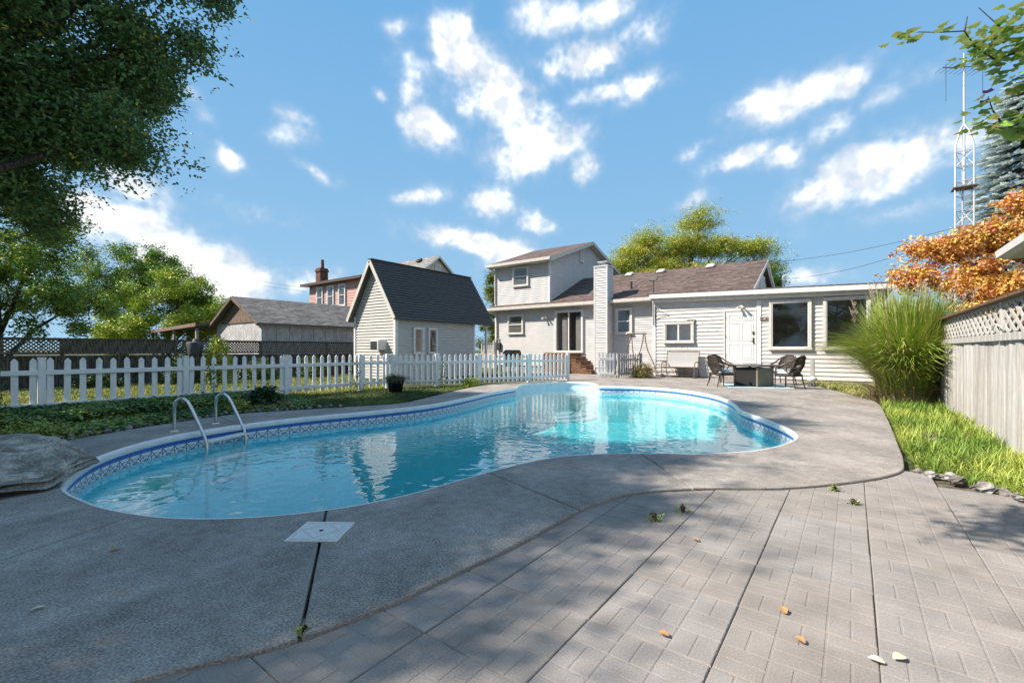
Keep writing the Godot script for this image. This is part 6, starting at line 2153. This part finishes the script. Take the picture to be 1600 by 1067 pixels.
func make_furniture() -> void:
	make_chair("wicker chair with cushion, near left of the fire table, back to the pool", -3.28, 15.25, atan2(0.72, -0.75))
	make_chair("wicker chair half hidden at the far left of the fire table", -3.62, 16.85, atan2(1.0, 0.75))
	make_chair("wicker chair nearest the right side of the fire table, striped cushion showing", -1.50, 15.70, atan2(-1.0, -0.42))
	make_chair("wicker chair at the far right of the fire table, facing the pool", -1.85, 17.35, atan2(-0.5, 1.0))
	# square fire table
	var t := thing("fire_table", -2.50, 0, 16.0, "square fire table with metal panels and dark top", "table", "", atan2(0.26, 0.70) + PI / 4)
	var st := begin()
	for s in 4:
		var b := Basis(Vector3.UP, s * PI / 2)
		st = begin()
		cbox(st, Transform3D(b, b * Vector3(0, 0.30, 0.385)), Vector3(0.70, 0.56, 0.02), 0.004)
		obj("side_panel", st, M["table panel" if s % 2 == 0 else "black plastic"], t)
		st = begin()
		cbox(st, Transform3D(b, b * Vector3(0.375, 0.32, 0.375)), Vector3(0.06, 0.64, 0.06), 0.006)
		obj("leg", st, M["table panel"], t)
	st = begin()
	cbox(st, Transform3D(Basis(), Vector3(0, 0.655, 0)), Vector3(1.06, 0.045, 1.06), 0.012)
	obj("tabletop", st, M["table top"], t)
	st = begin()
	cbox(st, Transform3D(Basis(), Vector3(0, 0.683, 0)), Vector3(0.42, 0.014, 0.42), 0.004)
	obj("burner_lid", st, M["dark metal"], t)
	var rg := thing("outdoor_mat", -2.45, 0.001, 16.0, "pale blue outdoor mat under the fire table", "mat", "", 0.35)
	st = begin()
	cbox(st, Transform3D(Basis(), Vector3(0, 0.006, 0)), Vector3(1.8, 0.010, 1.8), 0.004)
	obj("mat_sheet", st, M["mat blue"], rg)
	# sling glider bench by the wall
	var b := thing("glider_bench", -5.65, 0, 18.9, "grey sling garden bench with brown frame against the wall", "bench")
	org = b.position
	st = begin()
	st.set_smooth_group(0)
	var sl := [[18.72, 0.44], [18.95, 0.41], [19.18, 0.40], [19.26, 0.46], [19.33, 0.72], [19.40, 1.04]]
	for k in sl.size() - 1:
		for q in [0.0, 0.008]:
			var a := [pt(-6.26, sl[k][1] - q, sl[k][0]), pt(-5.04, sl[k][1] - q, sl[k][0]), pt(-5.04, sl[k + 1][1] - q, sl[k + 1][0]), pt(-6.26, sl[k + 1][1] - q, sl[k + 1][0])]
			if q == 0.0: quad(st, a[0], a[1], a[2], a[3])
			else: quad(st, a[3], a[2], a[1], a[0])
	obj("sling_seat", st, M["sling"], b)
	for e in [-6.30, -5.0]:
		st = begin()
		tube(st, [pt(e, 0.44, 18.68), pt(e, 0.40, 19.18), pt(e, 0.46, 19.27), pt(e, 1.06, 19.41)], 0.018, 8)
		obj("side_rail", st, M["rust metal"], b)
		st = begin()
		tube(st, [pt(e, 0.02, 18.62), pt(e, 0.42, 18.66), pt(e, 0.62, 18.72), pt(e, 0.64, 18.95), pt(e, 0.62, 19.30)], 0.02, 8)
		obj("arm", st, M["rust metal"], b)
		st = begin()
		tube(st, [pt(e, 0.02, 19.38), pt(e, 0.4, 19.2)], 0.02, 8)
		obj("leg", st, M["rust metal"], b)
		st = begin()
		tube(st, [pt(e, 0.03, 18.55), pt(e, 0.03, 19.45)], 0.02, 8)
		obj("leg", st, M["rust metal"], b)
	for q in [[0.44, 18.68], [1.06, 19.41], [0.05, 19.0]]:
		st = begin()
		tube(st, [pt(-6.30, q[0], q[1]), pt(-5.0, q[0], q[1])], 0.018, 8)
		obj("cross_rail", st, M["rust metal"], b)
	org = Vector3.ZERO
	# scrolled trellis beside the bench
	var tr := thing("scroll_trellis", -6.75, 0, 19.3, "low white wrought-iron scroll panel behind the bench", "trellis")
	org = tr.position
	st = begin()
	for k in 8:
		for y in [0.18, 0.52]:
			var c := pt(-7.0 + 0.2 * k, y, 19.35)
			var p := []
			for i in 15:
				var a := i * 0.62
				p.append(c + Vector3(cos(a), sin(a), 0) * (0.09 - 0.0045 * i) * (1 if k % 2 else -1))
			tube(st, p, 0.007, 5)
	for y in [0.04, 0.35, 0.7]:
		tube(st, [pt(-7.1, y, 19.35), pt(-5.55, y, 19.35)], 0.009, 6)
	obj("scrollwork", st, M["dark metal"], tr)
	org = Vector3.ZERO
	# swing frame
	var sf := thing("swing_frame", -7.05, 0, 18.2, "empty brown metal swing frame with curved legs", "swing frame")
	org = sf.position
	st = begin()
	tube(st, [pt(-7.55, 1.80, 18.1), pt(-6.72, 1.80, 18.1)], 0.028, 8)
	obj("top_bar", st, M["rust metal"], sf)
	for q in [[-7.40, -8.05], [-7.36, -6.95], [-6.86, -7.25], [-6.80, -6.05]]:
		st = begin()
		var w: float = q[1] - q[0]
		tube(st, [pt(q[0], 1.80, 18.1), pt(q[0] + w * 0.04, 1.5, 18.1), pt(q[0] + w * 0.22, 1.1, 18.1 - 0.1), pt(q[0] + w * 0.6, 0.6, 18.1 - 0.25), pt(q[1], 0.0, 18.1 - 0.45)], 0.024, 8)
		obj("leg", st, M["rust metal"], sf)
	org = Vector3.ZERO
	# barbecue behind the pickets
	var g := thing("barbecue_grill", -12.5, 0, 16.7, "barbecue with rusty brown lid standing behind the picket fence", "barbecue")
	org = g.position
	st = begin()
	prism_e(st, [[16.42, 0.84], [16.98, 0.84], [16.98, 1.02], [16.88, 1.12], [16.66, 1.14], [16.48, 1.06], [16.42, 0.95]], -12.85, -12.2)
	obj("lid", st, M["rust metal"], g)
	st = begin()
	cbox(st, at(-12.52, 0.62, 16.7), Vector3(0.68, 0.42, 0.54), 0.02)
	obj("cabinet", st, M["galvanised"], g)
	for e in [-13.1, -11.95]:
		st = begin()
		cbox(st, at(e, 0.82, 16.7), Vector3(0.4, 0.03, 0.5), 0.01)
		obj("side_shelf", st, M["dark metal"], g)
	for e in [-12.8, -12.25]:
		for n in [16.46, 16.94]:
			st = begin()
			cbox(st, at(e, 0.2, n), Vector3(0.04, 0.44, 0.04), 0.006)
			obj("leg", st, M["dark metal"], g)
	st = begin()
	tube(st, [pt(-12.75, 0.98, 16.38), pt(-12.3, 0.98, 16.38)], 0.014, 8)
	obj("lid_handle", st, M["stainless"], g)
	org = Vector3.ZERO
	# garden spotlight with its stake
	var sp := thing("garden_spotlight", -1.02, 0, 17.1, "brown post with pale spotlight on the ground by the wall", "spotlight")
	org = sp.position
	st = begin()
	cbox(st, at(-1.02, 0.42, 17.15), Vector3(0.12, 0.84, 0.05), 0.01)
	obj("post", st, M["weathered c"], sp)
	st = begin()
	lathe(st, pt(-1.02, 0.1, 16.9), [Vector2(0.0, 0.0), Vector2(0.06, 0.0), Vector2(0.13, 0.1), Vector2(0.15, 0.14), Vector2(0.10, 0.2), Vector2(0.0, 0.22)], 14)
	obj("lamp_head", st, M["plastic white"], sp)
	st = begin()
	lathe(st, pt(-1.02, 0, 16.9), [Vector2(0.0, 0.0), Vector2(0.12, 0.0), Vector2(0.12, 0.03), Vector2(0.04, 0.05), Vector2(0.03, 0.1), Vector2(0.0, 0.1)], 12)
	obj("stand", st, M["dark metal"], sp)
	org = Vector3.ZERO
	# antenna tower
	var a := thing("antenna_tower", 2.85, 0, 20.3, "tall galvanised lattice antenna tower behind the addition", "antenna tower")
	org = a.position
	var feet := [Vector2(2.62, 20.15), Vector2(3.05, 20.15), Vector2(2.84, 20.5)]
	for q in feet:
		st = begin()
		tube(st, [pt(q.x, 0, q.y), pt(q.x, 7.6, q.y), pt(lerpf(q.x, 2.84, 0.5), 8.1, lerpf(q.y, 20.27, 0.5)), pt(2.84, 8.35, 20.27)], 0.025, 8)
		obj("leg", st, M["galvanised"], a)
	for k in 16:
		for i in 3:
			st = begin()
			var p: Vector2 = feet[i]; var q: Vector2 = feet[(i + 1) % 3]
			tube(st, [pt(p.x, 0.4 + k * 0.47, p.y), pt(q.x, 0.4 + k * 0.47, q.y)], 0.012, 6)
			if k % 2 == 0: tube(st, [pt(p.x, 0.4 + k * 0.47, p.y), pt(q.x, 0.87 + k * 0.47, q.y)], 0.009, 6)
			obj("rung", st, M["galvanised"], a)
	for y in [6.3, 3.2]:
		st = begin()
		cbox(st, at(2.84, y, 20.27), Vector3(0.56, 0.05, 0.5), 0.01)
		obj("platform", st, M["rust metal"], a)
	st = begin()
	cbox(st, at(2.72, 4.2, 20.05), Vector3(0.1, 1.7, 0.05), 0.01)
	obj("back_board", st, M["barn wood"], a)
	st = begin()
	tube(st, [pt(2.84, 6.4, 20.27), pt(2.84, 9.6, 20.27), pt(2.84, 10.6, 20.27)], [0.035, 0.03, 0.022], 8)
	obj("mast", st, M["galvanised"], a)
	st = begin()
	tube(st, [pt(2.3, 10.15, 19.9), pt(3.4, 10.15, 20.6)], 0.012, 6)
	for k in 9:
		var f := k / 8.0
		var c := pt(lerpf(2.3, 3.4, f), 10.15, lerpf(19.9, 20.6, f))
		tube(st, [c + Vector3(0.25, 0, 0.4) * (0.6 + 0.5 * f), c - Vector3(0.25, 0, 0.4) * (0.6 + 0.5 * f)], 0.006, 5)
	for s in [-1, 1]:
		tube(st, [pt(2.84 + s * 0.42, 9.2, 20.27), pt(2.84 + s * 0.42, 10.4, 20.27)], 0.007, 5)
	obj("antenna", st, M["dark metal"], a)
	org = Vector3.ZERO
	# wires
	var wires := [["sagging black cable from the left trees to the pink house", [-34, 7.0, 6], [-35.9, 6.2, 19.9], 0.25], ["thin second cable below the one to the pink house", [-34, 6.6, 6], [-36.2, 5.9, 19.9], 0.15], ["upper overhead cable from the roof gable to the antenna", [-3.3, 5.2, 24], [2.6, 5.05, 20.2], 0.2], ["lower overhead cable from the service mast to the antenna", [-2.5, 4.3, 23.5], [2.6, 4.85, 20.2], 0.3], ["short cable from the flat roof corner towards the maple", [1.0, 3.25, 19.7], [5.0, 3.6, 22], 0.1]]
	for q in wires:
		st = begin()
		var p0 := Vector3(q[1][0], q[1][1], -q[1][2]); var p1 := Vector3(q[2][0], q[2][1], -q[2][2])
		org = (p0 + p1) / 2
		var p := []
		for k in 13:
			var f := k / 12.0
			p.append(p0.lerp(p1, f) - Vector3(0, q[3] * 4 * f * (1 - f), 0) - org)
		tube(st, p, 0.008, 5)
		var o := obj("overhead_cable", st, M["cable"])
		o.position = org
		org = Vector3.ZERO
		tag(o, q[0], "cable")
	var sm := begin()
	org = Vector3(-2.5, 3.4, -23.5)
	tube(sm, [pt(-2.5, 3.2, 23.5), pt(-2.5, 4.4, 23.5)], 0.03, 8)
	tube(sm, [pt(-2.5, 4.4, 23.5), pt(-2.4, 4.46, 23.5), pt(-2.3, 4.4, 23.5)], 0.03, 8)
	var mo := obj("service_mast", sm, M["galvanised"])
	mo.position = org
	org = Vector3.ZERO
	tag(mo, "thin grey service mast on the flat roof behind the gable", "service mast")

func _ready() -> void:
	set_stage()
	make_materials()
	pool_line = ccw(smooth(v2s(POOL), 4))
	make_ground()
	make_deck()
	make_pavers()
	make_pool()
	make_house()
	make_addition()
	make_shed()
	make_neighbours()
	make_picket_fences()
	make_board_fences()
	make_trees()
	make_hibiscus()
	make_pampas()
	make_beds()
	make_furniture()
